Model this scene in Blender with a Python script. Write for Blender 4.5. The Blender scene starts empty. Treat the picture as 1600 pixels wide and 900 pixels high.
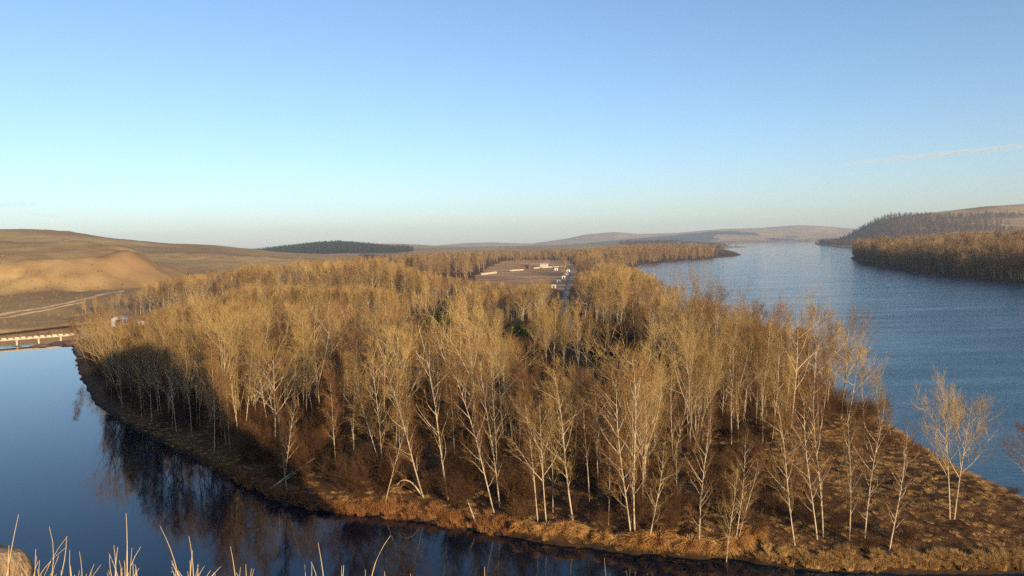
import bpy, math, random
import numpy as np
from mathutils import Matrix, Vector, Euler

# ------------------------------------------------------------------ camera, sky, sun, exposure
S = bpy.context.scene
COL = S.collection
EYE = 31.0
FPX = 1208.0                                   # focal length in photo pixels (photo is 1600 wide)
PITCH = math.atan(68.0 / FPX)
ROLL = -1.25
cam_d = bpy.data.cameras.new('camera'); cam = bpy.data.objects.new('camera', cam_d); COL.objects.link(cam)
cam_d.sensor_width = 36.0; cam_d.lens = 36.0 * FPX / 1600.0
cam_d.clip_start = 0.1; cam_d.clip_end = 90000.0
CR = Euler((math.pi / 2 - PITCH, 0, 0)).to_matrix() @ Matrix.Rotation(math.radians(ROLL), 3, 'Z')
cam.matrix_world = Matrix.Translation((0, 0, EYE)) @ CR.to_4x4()
S.camera = cam

SUN_EL = math.radians(11); SUN_AZ = math.radians(180 - 32)      # azimuth clockwise from +Y (view direction)
world = bpy.data.worlds.new('World'); S.world = world; world.use_nodes = True
wn = world.node_tree.nodes; wl = world.node_tree.links
sky = wn.new('ShaderNodeTexSky'); sky.sky_type = 'NISHITA'; sky.sun_disc = False
sky.sun_elevation = SUN_EL; sky.sun_rotation = SUN_AZ
sky.altitude = 200.0; sky.air_density = 0.9; sky.dust_density = 0.75; sky.ozone_density = 3.0
bg = wn['Background']; bg.inputs['Strength'].default_value = 0.135
wb = wn.new('ShaderNodeMix'); wb.data_type = 'RGBA'; wb.blend_type = 'MULTIPLY'; wb.inputs[0].default_value = 1.0      # even white balance
wb.inputs[7].default_value = (1.03, 0.975, 0.97, 1); wl.new(sky.outputs[0], wb.inputs[6])
wl.new(wb.outputs[2], bg.inputs['Color'])
sun_d = bpy.data.lights.new('sun', 'SUN'); sun_d.energy = 5.0; sun_d.angle = math.radians(0.5)
sun_d.color = (1.0, 0.75, 0.46)
sun = bpy.data.objects.new('sun', sun_d); COL.objects.link(sun)
SUNV = Vector((math.sin(SUN_AZ) * math.cos(SUN_EL), math.cos(SUN_AZ) * math.cos(SUN_EL), math.sin(SUN_EL)))
sun.rotation_euler = SUNV.to_track_quat('Z', 'Y').to_euler(); sun.location = (60, -120, 120)
S.view_settings.view_transform = 'Standard'; S.view_settings.look = 'None'
S.view_settings.gamma = 1.0; S.view_settings.use_curve_mapping = False
S.view_settings.exposure = 0.72
S.render.engine = 'CYCLES'
S.cycles.use_denoising = False
S.cycles.max_bounces = 5; S.cycles.diffuse_bounces = 2; S.cycles.glossy_bounces = 3; S.cycles.transmission_bounces = 2
S.cycles.volume_bounces = 0
S.cycles.caustics_reflective = False; S.cycles.caustics_refractive = False

rng = np.random.default_rng(7)
random.seed(7)

# ------------------------------------------------------------------ helpers
def ray(px, py):
    return CR @ Vector(((px - 800.0) / FPX, -(py - 450.0) / FPX, -1.0))
def W(px, py, z=0.0):                           # where the sight line through a photo point meets height z
    d = ray(px, py); t = (z - EYE) / d.z
    return (d.x * t, d.y * t)
def AT(px, py, dist):                           # point at a given forward distance
    d = ray(px, py); t = dist / d.y
    return Vector((d.x * t, d.y * t, EYE + d.z * t))
def to_px(x, y, z):
    v = CR.transposed() @ Vector((x, y, z - EYE))
    return 800 + FPX * v.x / -v.z, 450 - FPX * v.y / -v.z
CRT = np.array(CR.transposed())
def to_px_np(x, y, z):
    v = np.stack([x, y, z - EYE], -1) @ CRT.T
    return 800 + FPX * v[..., 0] / -v[..., 2], 450 - FPX * v[..., 1] / -v[..., 2]

def tag(o, label=None, cat=None, group=None, kind=None):
    if label: o['label'] = label
    if cat: o['category'] = cat
    if group: o['group'] = group
    if kind: o['kind'] = kind
    return o
def link(name, me, mat=None, parent=None, loc=None):
    o = bpy.data.objects.new(name, me); COL.objects.link(o)
    if mat is not None and me is not None and not me.materials: me.materials.append(mat)
    if parent is not None: o.parent = parent
    if loc is not None: o.location = loc
    return o
def empty(name, loc=(0, 0, 0), rz=0.0):
    o = bpy.data.objects.new(name, None); COL.objects.link(o); o.location = loc; o.rotation_euler = (0, 0, rz)
    o.empty_display_size = 0.3
    return o

def mesh_np(name, V, faces, smooth=False, mats=None, mat_idx=None):
    """faces: list of (n,k) int arrays"""
    me = bpy.data.meshes.new(name)
    V = np.ascontiguousarray(V, dtype=np.float32)
    me.vertices.add(len(V)); me.vertices.foreach_set('co', V.ravel())
    loops = np.concatenate([f.ravel() for f in faces]).astype(np.int32)
    tot = np.concatenate([np.full(len(f), f.shape[1], np.int32) for f in faces])
    start = np.concatenate([[0], np.cumsum(tot)[:-1]]).astype(np.int32)
    me.loops.add(len(loops)); me.loops.foreach_set('vertex_index', loops)
    me.polygons.add(len(tot)); me.polygons.foreach_set('loop_start', start)
    try: me.polygons.foreach_set('loop_total', tot)
    except Exception: pass
    if mat_idx is not None: me.polygons.foreach_set('material_index', np.ascontiguousarray(mat_idx, dtype=np.int32))
    me.polygons.foreach_set('use_smooth', np.full(len(tot), bool(smooth)))
    for m in (mats or []): me.materials.append(m)
    me.update(calc_edges=True)
    return me

class MB:                                       # small mesh builder for boxes and tubes
    def __init__(s): s.v = []; s.q = []; s.t = []; s.n = 0
    def add(s, V, Q=None, T=None):
        V = np.asarray(V, float)
        if Q is not None and len(Q): s.q.append(np.asarray(Q) + s.n)
        if T is not None and len(T): s.t.append(np.asarray(T) + s.n)
        s.v.append(V); s.n += len(V); return s
    def box(s, c, size, rz=0.0, taper=1.0):
        x, y, z = [k / 2 for k in size]
        P = np.array([[-x, -y, -z], [x, -y, -z], [x, y, -z], [-x, y, -z], [-x * taper, -y * taper, z], [x * taper, -y * taper, z], [x * taper, y * taper, z], [-x * taper, y * taper, z]])
        R = np.array([[math.cos(rz), -math.sin(rz), 0], [math.sin(rz), math.cos(rz), 0], [0, 0, 1]])
        return s.add(P @ R.T + np.array(c), [[0, 3, 2, 1], [4, 5, 6, 7], [0, 1, 5, 4], [1, 2, 6, 5], [2, 3, 7, 6], [3, 0, 4, 7]])
    def tube(s, P, R, sides=6):
        V, Q = tubes(np.asarray(P, float)[None], np.asarray(R, float)[None], sides)
        return s.add(V, Q)
    def mesh(s, name, mat=None, smooth=False):
        fs = []
        if s.q: fs.append(np.concatenate(s.q))
        if s.t: fs.append(np.concatenate(s.t))
        return mesh_np(name, np.concatenate(s.v), fs, smooth, [mat] if mat else None)

def norm(a): return a / (np.linalg.norm(a, axis=-1, keepdims=True) + 1e-12)
def frames(T):
    ref = np.where(np.abs(T[..., 2:3]) > 0.9, np.array([1.0, 0, 0]), np.array([0, 0, 1.0]))
    u = norm(np.cross(T, ref)); return u, np.cross(T, u)
def tubes(P, R, sides):
    K, m, _ = P.shape
    T = np.empty_like(P); T[:, 1:-1] = P[:, 2:] - P[:, :-2]; T[:, 0] = P[:, 1] - P[:, 0]; T[:, -1] = P[:, -1] - P[:, -2]
    u, v = frames(norm(T))
    a = np.arange(sides) * 2 * np.pi / sides
    V = P[:, :, None] + R[:, :, None, None] * (np.cos(a)[:, None] * u[:, :, None] + np.sin(a)[:, None] * v[:, :, None])
    idx = np.arange(K * m * sides).reshape(K, m, sides)
    A = idx[:, :-1]; B = idx[:, 1:]
    Q = np.stack([A, np.roll(A, -1, 2), np.roll(B, -1, 2), B], -1).reshape(-1, 4)
    return V.reshape(-1, 3), Q
def spikes(B, D, r):                            # thin three-sided tapering twigs: base point, vector, radius
    K = len(B); u, v = frames(norm(D))
    a = np.arange(3) * 2 * np.pi / 3
    ring = B[:, None] + r[:, None, None] * (np.cos(a)[:, None] * u[:, None] + np.sin(a)[:, None] * v[:, None])
    V = np.concatenate([ring, (B + D)[:, None]], 1).reshape(-1, 3)
    b = np.arange(K)[:, None] * 4
    F = np.concatenate([b + np.array([0, 1, 3]), b + np.array([1, 2, 3]), b + np.array([2, 0, 3])])
    return V, F
def spawn(g, P, n, t0, t1, ang, L, m, up, wig, prof=None):
    K, M, _ = P.shape
    t = t0 + (t1 - t0) * ((np.arange(n) + g.random((K, n))) / n)
    x = np.clip(t * (M - 1), 0, M - 1.001); i = x.astype(int); f = (x - i)[..., None]
    k = np.arange(K)[:, None]
    p = P[k, i] * (1 - f) + P[k, i + 1] * f
    T = norm(P[k, i + 1] - P[k, i]); u, v = frames(T)
    az = (np.arange(n) * 2.4)[None] + g.random((K, 1)) * 6.28 + g.normal(0, 0.5, (K, n))
    an = np.asarray(ang) * (1 + g.normal(0, 0.18, (K, n)))
    d = np.cos(an)[..., None] * T + np.sin(an)[..., None] * (np.cos(az)[..., None] * u + np.sin(az)[..., None] * v)
    ln = np.broadcast_to(np.asarray(L, float), (K, n)) if np.ndim(L) != 1 else np.broadcast_to(np.asarray(L)[:, None], (K, n))
    ln = ln * (1 + g.uniform(-0.3, 0.3, (K, n)))
    if prof is not None: ln = ln * prof(t)
    out = [p]; st = (ln / (m - 1))[..., None]
    for _ in range(m - 1):
        d = norm(d + np.array([0, 0, up / (m - 1)]) + g.normal(0, wig, d.shape))
        out.append(out[-1] + d * st)
    C = np.stack(out, 2).reshape(K * n, m, 3)
    return C, ln.reshape(-1), t.reshape(-1)

# ------------------------------------------------------------------ materials
def mat(name, build):
    m = bpy.data.materials.new(name); m.use_nodes = True
    nt = m.node_tree; b = nt.nodes['Principled BSDF']
    b.inputs['Roughness'].default_value = 0.85
    b.inputs['Specular IOR Level'].default_value = 0.2
    build(nt, nt.nodes, nt.links, b); return m
def ramp(nt, fac, stops):
    r = nt.nodes.new('ShaderNodeValToRGB'); e = r.color_ramp.elements
    while len(e) < len(stops): e.new(0.5)
    for k, (p, c) in enumerate(stops): e[k].position = p; e[k].color = (*c, 1)
    nt.links.new(fac, r.inputs[0]); return r.outputs[0]
def noise(nt, scale, detail=4, rough=0.6, coord=None, vscale=None):
    n = nt.nodes.new('ShaderNodeTexNoise'); n.inputs['Scale'].default_value = scale
    n.inputs['Detail'].default_value = detail; n.inputs['Roughness'].default_value = rough
    if coord is None:
        c = nt.nodes.new('ShaderNodeTexCoord'); coord = c.outputs['Object']
    if vscale:
        mp = nt.nodes.new('ShaderNodeMapping'); mp.inputs['Scale'].default_value = vscale
        nt.links.new(coord, mp.inputs['Vector']); coord = mp.outputs[0]
    nt.links.new(coord, n.inputs['Vector']); return n.outputs['Fac']
def mixc(nt, f, a, b, mode='MIX'):
    n = nt.nodes.new('ShaderNodeMix'); n.data_type = 'RGBA'; n.blend_type = mode
    for s, v in ((n.inputs[0], f), (n.inputs[6], a), (n.inputs[7], b)):
        if isinstance(v, (int, float)): s.default_value = v
        elif isinstance(v, tuple): s.default_value = (*v, 1)
        else: nt.links.new(v, s)
    return n.outputs[2]
def bump(nt, h, strength, dist, b):
    n = nt.nodes.new('ShaderNodeBump'); n.inputs['Strength'].default_value = strength; n.inputs['Distance'].default_value = dist
    nt.links.new(h, n.inputs['Height']); nt.links.new(n.outputs[0], b.inputs['Normal'])
def flat(name, c, rough=0.85, var=0.25, sc=3.0):
    def f(nt, N, L, b):
        b.inputs['Roughness'].default_value = rough
        lo = tuple(k * (1 - var) for k in c); hi = tuple(min(1, k * (1 + var)) for k in c)
        L.new(ramp(nt, noise(nt, sc), [(0.3, lo), (0.7, hi)]), b.inputs['Base Color'])
    return mat(name, f)
def twigmat(name, a, c):                        # colour differs from tree to tree
    def f(nt, N, L, b):
        oi = N.new('ShaderNodeObjectInfo')
        L.new(ramp(nt, oi.outputs['Random'], [(0.0, a), (1.0, c)]), b.inputs['Base Color'])
        b.inputs['Roughness'].default_value = 0.7
    return mat(name, f)
def barkmat(name, light, dark, lo, hi):
    def f(nt, N, L, b):
        n = noise(nt, 2.2, 5, 0.7, vscale=(2.0, 2.0, 0.9))
        L.new(ramp(nt, n, [(lo, dark), (hi, light)]), b.inputs['Base Color'])
        bump(nt, n, 0.4, 0.03, b)
    return mat(name, f)
M = {}
M['birch_bark'] = barkmat('birch_bark', (0.50, 0.41, 0.28), (0.09, 0.065, 0.042), 0.36, 0.50)
M['poplar_bark'] = barkmat('poplar_bark', (0.40, 0.31, 0.19), (0.13, 0.095, 0.06), 0.30, 0.55)
M['twig_gold'] = twigmat('twig_gold', (0.145, 0.08, 0.027), (0.45, 0.305, 0.105))
M['twig_rust'] = twigmat('twig_rust', (0.115, 0.056, 0.022), (0.27, 0.145, 0.055))
M['twig_far'] = twigmat('twig_far', (0.17, 0.105, 0.05), (0.34, 0.23, 0.11))
M['far_bark'] = barkmat('far_bark', (0.30, 0.23, 0.15), (0.12, 0.085, 0.055), 0.3, 0.6)
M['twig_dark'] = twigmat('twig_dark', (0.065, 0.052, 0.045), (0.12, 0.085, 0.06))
M['bush_green'] = twigmat('bush_green', (0.030, 0.046, 0.012), (0.052, 0.068, 0.018))
M['pine'] = twigmat('pine', (0.020, 0.030, 0.024), (0.036, 0.048, 0.034))
M['shrub'] = twigmat('shrub', (0.055, 0.026, 0.012), (0.125, 0.065, 0.026))
M['dry_grass'] = twigmat('dry_grass', (0.30, 0.17, 0.06), (0.46, 0.29, 0.11))
M['sedge'] = twigmat('sedge', (0.40, 0.20, 0.06), (0.52, 0.29, 0.10))
M['reed'] = twigmat('reed', (0.24, 0.10, 0.035), (0.34, 0.16, 0.055))
M['straw'] = twigmat('straw', (0.48, 0.36, 0.19), (0.66, 0.52, 0.30))
M['white_paint'] = flat('white_paint', (0.70, 0.67, 0.60), 0.8, 0.1)
M['concrete'] = flat('concrete', (0.50, 0.43, 0.32), 0.9, 0.2, 0.6)
M['grey_roof'] = flat('grey_roof', (0.30, 0.31, 0.32), 0.7, 0.15)
M['red_roof'] = flat('red_roof', (0.17, 0.075, 0.05), 0.8, 0.2)
M['blue_wall'] = flat('blue_wall', (0.42, 0.52, 0.60), 0.8, 0.1)
M['dark_door'] = flat('dark_door', (0.03, 0.028, 0.026), 0.8, 0.2)
M['old_wood'] = flat('old_wood', (0.14, 0.11, 0.08), 0.9, 0.3)
M['glass'] = flat('glass', (0.02, 0.025, 0.03), 0.1, 0.1)

# ------------------------------------------------------------------ terrain
# outline of the water: old channel in front, main river to the right
RIV = [(-900, 330), (-330, 262), W(-60, 529), W(0, 523), W(60, 516), W(112, 510), W(165, 507), W(160, 521), W(128, 531),
       W(112, 540), W(119, 562), W(126, 592), W(150, 632), W(205, 668), W(270, 700), W(330, 732), W(395, 764), W(440, 787),
       W(520, 801), W(600, 807), W(690, 819), W(760, 832), W(850, 848), W(950, 861), W(1050, 870), W(1140, 874), W(1200, 883),
       W(1290, 894), W(1400, 896), W(1600, 896), W(1760, 893), W(1900, 870), W(1850, 838), W(1720, 815), W(1620, 797), W(1560, 766),
       W(1500, 738), W(1440, 700), W(1380, 661), W(1335, 640), W(1300, 618), W(1260, 595), W(1200, 565), W(1140, 535), W(1085, 503),
       W(1040, 472), W(1005, 445), W(975, 425), W(1000, 413.5), W(1060, 408), W(1110, 404), W(1150, 400.5), W(1159, 398),
       W(1146, 393), W(1125, 388.5), W(1170, 386.0), W(1120, 384.0), W(1130, 381), W(1180, 379.3), W(1272, 378.0), W(1275, 383), W(1300, 385.5), W(1340, 388.5), W(1480, 390),
       W(1420, 395), W(1345, 399), W(1328, 403), W(1345, 412), W(1400, 421), W(1470, 430), W(1540, 437), W(1600, 443),
       W(1700, 456), W(1900, 500), (900, 220), (500, 60), (120, 44), (0, 41), (-120, 44), (-420, 60), (-900, 130)]
RIVN = np.array(RIV)
def sdist(x, y):                                # distance to the waterline, positive on land
    out = np.full(x.shape, 1e9); inside = np.zeros(x.shape, bool)
    A = RIVN; B = np.roll(RIVN, -1, 0)
    for (ax, ay), (bx, by) in zip(A, B):
        dx, dy = bx - ax, by - ay
        t = np.clip(((x - ax) * dx + (y - ay) * dy) / (dx * dx + dy * dy), 0, 1)
        out = np.minimum(out, np.hypot(x - ax - t * dx, y - ay - t * dy))
        c = (ay > y) != (by > y)
        with np.errstate(divide='ignore', invalid='ignore'):
            inside ^= c & (x < (bx - ax) * (y - ay) / (by - ay if by != ay else 1e-9) + ax)
    return np.where(inside, -out, out)
_tab = np.random.default_rng(3).random((256, 256))
def vnoise(x, y):
    xi = np.floor(x).astype(int); yi = np.floor(y).astype(int); fx = x - xi; fy = y - yi
    fx = fx * fx * (3 - 2 * fx); fy = fy * fy * (3 - 2 * fy)
    g = lambda a, b: _tab[a % 256, b % 256]
    return (g(xi, yi) * (1 - fx) + g(xi + 1, yi) * fx) * (1 - fy) + (g(xi, yi + 1) * (1 - fx) + g(xi + 1, yi + 1) * fx) * fy
def fbm(x, y, o=4):
    s = 0; a = 0.5
    for k in range(o): s = s + a * (vnoise(x * 2 ** k + 17.3 * k, y * 2 ** k + 5.1 * k) - 0.5); a *= 0.5
    return s
def sstep(a, b, x):
    t = np.clip((x - a) / (b - a), 0, 1); return t * t * (3 - 2 * t)
def ridge(x, y, pts, dist, near, far):          # a range of hills: crest heights along bearings
    u = x / np.maximum(y, 1.0)
    us = []; hs = []
    for px, py in pts:
        v = AT(px, py, dist); us.append(v.x / v.y); hs.append(v.z)
    h = np.interp(u, us, hs)
    dd = (y - dist)
    return h * np.where(dd < 0, np.exp(-(dd / near) ** 2), np.exp(-(dd / far) ** 2)) * (y > 50)
def hill_near(x, y):                            # grassy terrace across the channel
    q = np.hypot((x + 430) / 205.0, (y - 560) / 165.0) + 0.25 * fbm(x / 60, y / 60)
    gul = np.abs(fbm(x / 22 + 3, y / 60, 3)) * sstep(0.5, 0.75, q) * (1 - sstep(0.9, 1.1, q))
    return (17 + 0.045 * np.clip(y - 450, -60, 200)) * (1 - sstep(0.66, 0.93, q)) - 15 * gul + 4.0 * fbm(x / 45, y / 70) * (1 - sstep(1.1, 1.4, q))
def ground(x, y):
    x = np.asarray(x, float); y = np.asarray(y, float)
    s = sdist(x, y); s = s + 1.5 * fbm(x / 3.5, y / 3.5, 3) * (y < 260) * (y > 60)
    n1 = fbm(x / 18, y / 18); r = np.hypot(x, y)
    bank = np.where(s > 0, 0.15 + 1.15 * (1 - np.exp(-s / 1.6)) + 1.6 * (1 - np.exp(-s / 40)), -np.minimum(4, -s * 0.45) - 0.1)
    z = bank + np.where(s > 0, np.minimum(1, s / 4) * (1.5 * n1 + 0.5 * fbm(x / 4, y / 4)), 0)
    land = sstep(3, 40, s); landf = sstep(20, 300, s)
    # point of the peninsula: a low rise along its river side
    c = np.array(W(1560, 800)); z = z + 1.1 * np.exp(-(((x - c[0]) / 26) ** 2 + ((y - c[1]) / 9) ** 2)) * sstep(0, 6, s)
    z = z + hill_near(x, y) * land * (y > 200)
    z = z + 5.0 * sstep(12, 120, s) * sstep(-120, -170, x) * (y > 200) * (y < 900)
    a = ridge(x, y, [(-400, 366), (0, 367), (60, 367), (110, 370), (180, 378), (260, 384), (330, 385), (390, 391), (425, 396), (520, 401), (700, 404)], 1500, 620, 900)
    a2 = ridge(x, y, [(0, 392), (120, 392), (250, 396), (330, 398), (420, 404), (520, 410)], 1000, 200, 300)
    b = ridge(x, y, [(330, 402), (400, 395), (450, 389), (500, 383.5), (530, 382), (580, 386), (640, 393), (720, 397)], 3300, 700, 900)
    d = ridge(x, y, [(300, 402), (480, 385), (540, 381.5), (630, 381.5), (690, 385), (760, 391), (900, 392)], 5200, 900, 1200)
    e = ridge(x, y, [(400, 397), (600, 388), (680, 384), (730, 380), (770, 379), (830, 381), (880, 374), (920, 366), (960, 363), (1000, 366), (1060, 364), (1130, 358), (1180, 357), (1220, 354), (1250, 352), (1290, 354), (1340, 358), (1600, 356)], 10000, 1300, 1200)
    e2 = ridge(x, y, [(800, 387), (880, 383), (960, 376), (1040, 369), (1120, 361.5), (1180, 362), (1230, 365), (1290, 367), (1400, 372)], 8200, 700, 700)
    f = ridge(x, y, [(1230, 376), (1272, 373), (1284, 358), (1300, 354), (1350, 347), (1420, 338), (1480, 331), (1540, 325), (1600, 322), (1750, 318)], 3500, 900, 1000) * sstep(8, 160, s)
    und = 1 + 0.3 * fbm(x / 170, y / 330, 4)
    z = z + landf * np.maximum.reduce([a * und, a2 * und, b, d, e, e2, f * (1 + 0.12 * fbm(x / 300, y / 300, 3))]) * sstep(300, 800, y)
    # the bluff the photograph is taken from
    hb = np.minimum.reduce([np.full(x.shape, 29.35), 29.35 - (y - 3.4) * 0.86, 29.35 - (x - 7) * 1.5, 29.35 + (x + 46) * 0.35])
    hb = hb + 0.27 * np.exp(-((x + 1.7) / 1.3) ** 2 - ((y - 2.6) / 1.6) ** 2)
    hb = np.where(x > 7, np.maximum(hb, 6.0 - np.maximum(0, y) * 0.15), hb)
    hb = np.where(x < -46, np.maximum(hb, 12.0 - np.maximum(0, y) * 0.3), hb)
    xs = x + 9 * fbm(x / 6, y / 6)            # unseen hill behind, to the right, shaped to shade the left shore
    shade_knoll = 51.5 * sstep(16, 29, xs) * (1 - 0.22 * sstep(28, 41, xs)) * (1 - sstep(39, 53, xs)) * sstep(3, -20, y) * sstep(-70, -26, y)
    hb = np.maximum(hb, np.where(y < 0, shade_knoll, 0))
    hb = hb + fbm(x / 1.5, y / 1.5) * 0.25 * sstep(1.0, 3, r) + fbm(x / 9, y / 9) * 2.5 * sstep(8, 25, r)
    return np.where(y < 41, np.where(s > 0, np.maximum(z, hb), z), z)
def gz(x, y): return float(ground(np.array([x]), np.array([y]))[0])

def groundmat(nt, N, L, b):
    geo = N.new('ShaderNodeNewGeometry'); P = geo.outputs['Position']
    at = N.new('ShaderNodeAttribute'); at.attribute_name = 'cover'; sep = N.new('ShaderNodeSeparateColor'); L.new(at.outputs['Color'], sep.inputs[0])
    n_f = noise(nt, 0.9, 6, 0.7, P); n_m = noise(nt, 0.06, 5, 0.6, P); n_l = noise(nt, 0.006, 4, 0.55, P)
    litter = ramp(nt, n_f, [(0.25, (0.030, 0.018, 0.010)), (0.5, (0.070, 0.038, 0.019)), (0.75, (0.15, 0.085, 0.038))])
    litter = mixc(nt, ramp(nt, n_m, [(0.42, (0, 0, 0)), (0.6, (1, 1, 1))]), litter, mixc(nt, n_f, (0.085, 0.038, 0.018), (0.20, 0.105, 0.045)))
    steppe = ramp(nt, n_m, [(0.25, (0.29, 0.185, 0.07)), (0.5, (0.45, 0.31, 0.12)), (0.75, (0.58, 0.43, 0.19))])
    steppe = mixc(nt, ramp(nt, n_l, [(0.35, (0, 0, 0)), (0.6, (1, 1, 1))]), steppe, mixc(nt, n_m, (0.22, 0.13, 0.062), (0.36, 0.235, 0.11)))
    c = mixc(nt, sep.outputs[0], litter, steppe)
    scrub = ramp(nt, noise(nt, 0.16, 6, 0.75, P), [(0.42, (0, 0, 0)), (0.56, (1, 1, 1))])
    steppe = mixc(nt, mixc(nt, 0.62, scrub, (0, 0, 0)), steppe, (0.16, 0.085, 0.05))
    field = ramp(nt, noise(nt, 0.05, 4, 0.6, P, (0.25, 2.0, 1)), [(0.35, (0.26, 0.13, 0.06)), (0.52, (0.44, 0.26, 0.125)), (0.68, (0.62, 0.45, 0.23))])
    c = mixc(nt, sep.outputs[1], c, field)
    c = mixc(nt, sep.outputs[2], c, mixc(nt, n_m, (0.025, 0.036, 0.026), (0.05, 0.06, 0.04)))
    sz = N.new('ShaderNodeSeparateXYZ'); L.new(P, sz.inputs[0]); wj = N.new('ShaderNodeMath'); wj.operation = 'MULTIPLY_ADD'; wj.inputs[1].default_value = 0.9; L.new(n_f, wj.inputs[0]); L.new(sz.outputs[2], wj.inputs[2])
    wet = N.new('ShaderNodeMapRange'); wet.inputs[1].default_value = 0.65; wet.inputs[2].default_value = 1.15; wet.inputs[3].default_value = 1.0; wet.inputs[4].default_value = 0.0; L.new(wj.outputs[0], wet.inputs[0])
    c = mixc(nt, wet.outputs[0], c, (0.045, 0.028, 0.016))     # wet mud at the waterline
    L.new(c, b.inputs['Base Color'])
    bump(nt, n_f, 0.7, 0.35, b); b.inputs['Specular IOR Level'].default_value = 0.05
M['ground'] = mat('ground', groundmat)

FIELD = [W(740, 456), W(742, 438), W(765, 426), W(785, 421), W(800, 417.5), W(850, 414), W(888, 413), W(903, 425), W(896, 452), W(880, 462), W(860, 455)]
def inpoly(x, y, poly):
    x = np.asarray(x, float); y = np.asarray(y, float); r = np.zeros(x.shape, bool)
    for k in range(len(poly)):
        (ax, ay), (bx, by) = poly[k], poly[k - 1]
        c = (ay > y) != (by > y); r ^= c & (x < (bx - ax) * (y - ay) / ((by - ay) or 1e-9) + ax)
    return r
def build_ground():
    ra = np.concatenate([np.geomspace(0.5, 60, 70)[:-1], np.geomspace(60, 700, 300)[:-1], np.geomspace(700, 13500, 170)])
    th = np.concatenate([np.radians(np.linspace(-46, 46, 440)), np.radians(np.linspace(46, 314, 70)[1:-1])])
    R, T = np.meshgrid(ra, th, indexing='ij')
    x = R * np.sin(T); y = R * np.cos(T); z = ground(x, y)
    nr, nt_ = R.shape
    idx = np.arange(nr * nt_).reshape(nr, nt_)
    a = idx[:-1]; bq = idx[1:]
    Q = np.stack([a, bq, np.roll(bq, -1, 1), np.roll(a, -1, 1)], -1).reshape(-1, 4)[:, ::-1]
    V = np.stack([x, y, z], -1).reshape(-1, 3)
    V = np.concatenate([V, [[0, 0, gz(0, 0)]]]); c = len(V) - 1
    Tn = np.stack([idx[0], np.roll(idx[0], -1), np.full(nt_, c)], -1)[:, ::-1]
    me = mesh_np('ground', V, [Q, Tn], True, [M['ground']])
    px, py = to_px_np(V[:, 0], np.maximum(V[:, 1], 1), V[:, 2])
    X, Y = V[:, 0], V[:, 1]
    st = np.maximum.reduce([sstep(2, 8, hill_near(X, Y)) * (Y > 200), sstep(-120, -165, X) * (Y > 200) * (Y < 900), sstep(800, 1000, Y) * (px < 560), sstep(2300, 2600, Y), (sstep(1700, 2000, Y) * (px > 1200)), (Y < 42) * 1.0])
    fi = inpoly(X, Y, FIELD) * 1.0
    u = X / np.maximum(Y, 1)
    q = np.hypot((X + 760) / 420, (Y - 3000) / 620) + 0.8 * fbm(X / 300, Y / 300)
    conif_shade = (q < 1) * 1.0 + ((Y > 7200) & (Y < 8300) & (u > 0.03) & (fbm(X / 900, Y / 900) > -0.12)) * 1.0  # pine cover, plus dark colour painting the blue shade of the far ridge
    conif_shade = np.clip(conif_shade, 0, 1) * (Y > 1500)
    ca = me.color_attributes.new('cover', 'FLOAT_COLOR', 'POINT')
    ca.data.foreach_set('color', np.stack([st, fi, conif_shade, np.ones_like(st)], -1).astype(np.float32).ravel())
    o = link('ground', me); tag(o, kind='structure')
build_ground()

def watermat(nt, N, L, b):
    geo = N.new('ShaderNodeNewGeometry'); P = geo.outputs['Position']
    b.inputs['Roughness'].default_value = 0.03
    b.inputs['IOR'].default_value = 1.333; b.inputs['Specular IOR Level'].default_value = 0.5; b.inputs['Specular Tint'].default_value = (0.6, 0.85, 1.0, 1)
    sep = N.new('ShaderNodeSeparateXYZ'); L.new(P, sep.inputs[0])
    # the open river is ruffled by the wind and current, the old channel lies still
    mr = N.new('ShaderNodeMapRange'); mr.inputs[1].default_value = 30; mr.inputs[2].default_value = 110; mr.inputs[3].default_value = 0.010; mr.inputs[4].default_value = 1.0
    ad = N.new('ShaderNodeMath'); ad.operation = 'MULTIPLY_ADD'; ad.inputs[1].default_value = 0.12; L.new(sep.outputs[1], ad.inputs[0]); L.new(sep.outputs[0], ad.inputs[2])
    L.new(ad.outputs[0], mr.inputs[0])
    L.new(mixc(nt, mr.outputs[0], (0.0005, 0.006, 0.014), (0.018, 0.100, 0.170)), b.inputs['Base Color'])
    a = noise(nt, 0.8, 5, 0.62, P, (0.55, 1.5, 1)); c = noise(nt, 0.03, 3, 0.5, P, (0.5, 2.2, 1))
    mx = N.new('ShaderNodeMath'); mx.operation = 'MULTIPLY'; L.new(a, mx.inputs[0])
    g = N.new('ShaderNodeMapRange'); g.inputs[1].default_value = 0.35; g.inputs[2].default_value = 0.65; g.inputs[3].default_value = 0.55; g.inputs[4].default_value = 1.15; L.new(c, g.inputs[0])
    m2 = N.new('ShaderNodeMath'); m2.operation = 'MULTIPLY'; L.new(g.outputs[0], m2.inputs[0]); L.new(mr.outputs[0], m2.inputs[1])
    L.new(m2.outputs[0], mx.inputs[1])
    bump(nt, mx.outputs[0], 1.0, 0.22, b)
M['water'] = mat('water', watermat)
def build_water():
    ra = np.concatenate([[8.0], np.geomspace(40, 13500, 60)]); th = np.linspace(0, 2 * np.pi, 129)[:-1]
    R, T = np.meshgrid(ra, th, indexing='ij'); V = np.stack([R * np.sin(T), R * np.cos(T), 0 * R], -1).reshape(-1, 3)
    idx = np.arange(len(V)).reshape(R.shape); a = idx[:-1]; bq = idx[1:]
    Q = np.stack([a, bq, np.roll(bq, -1, 1), np.roll(a, -1, 1)], -1).reshape(-1, 4)[:, ::-1]
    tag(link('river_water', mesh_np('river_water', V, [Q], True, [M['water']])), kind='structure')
build_water()

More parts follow.
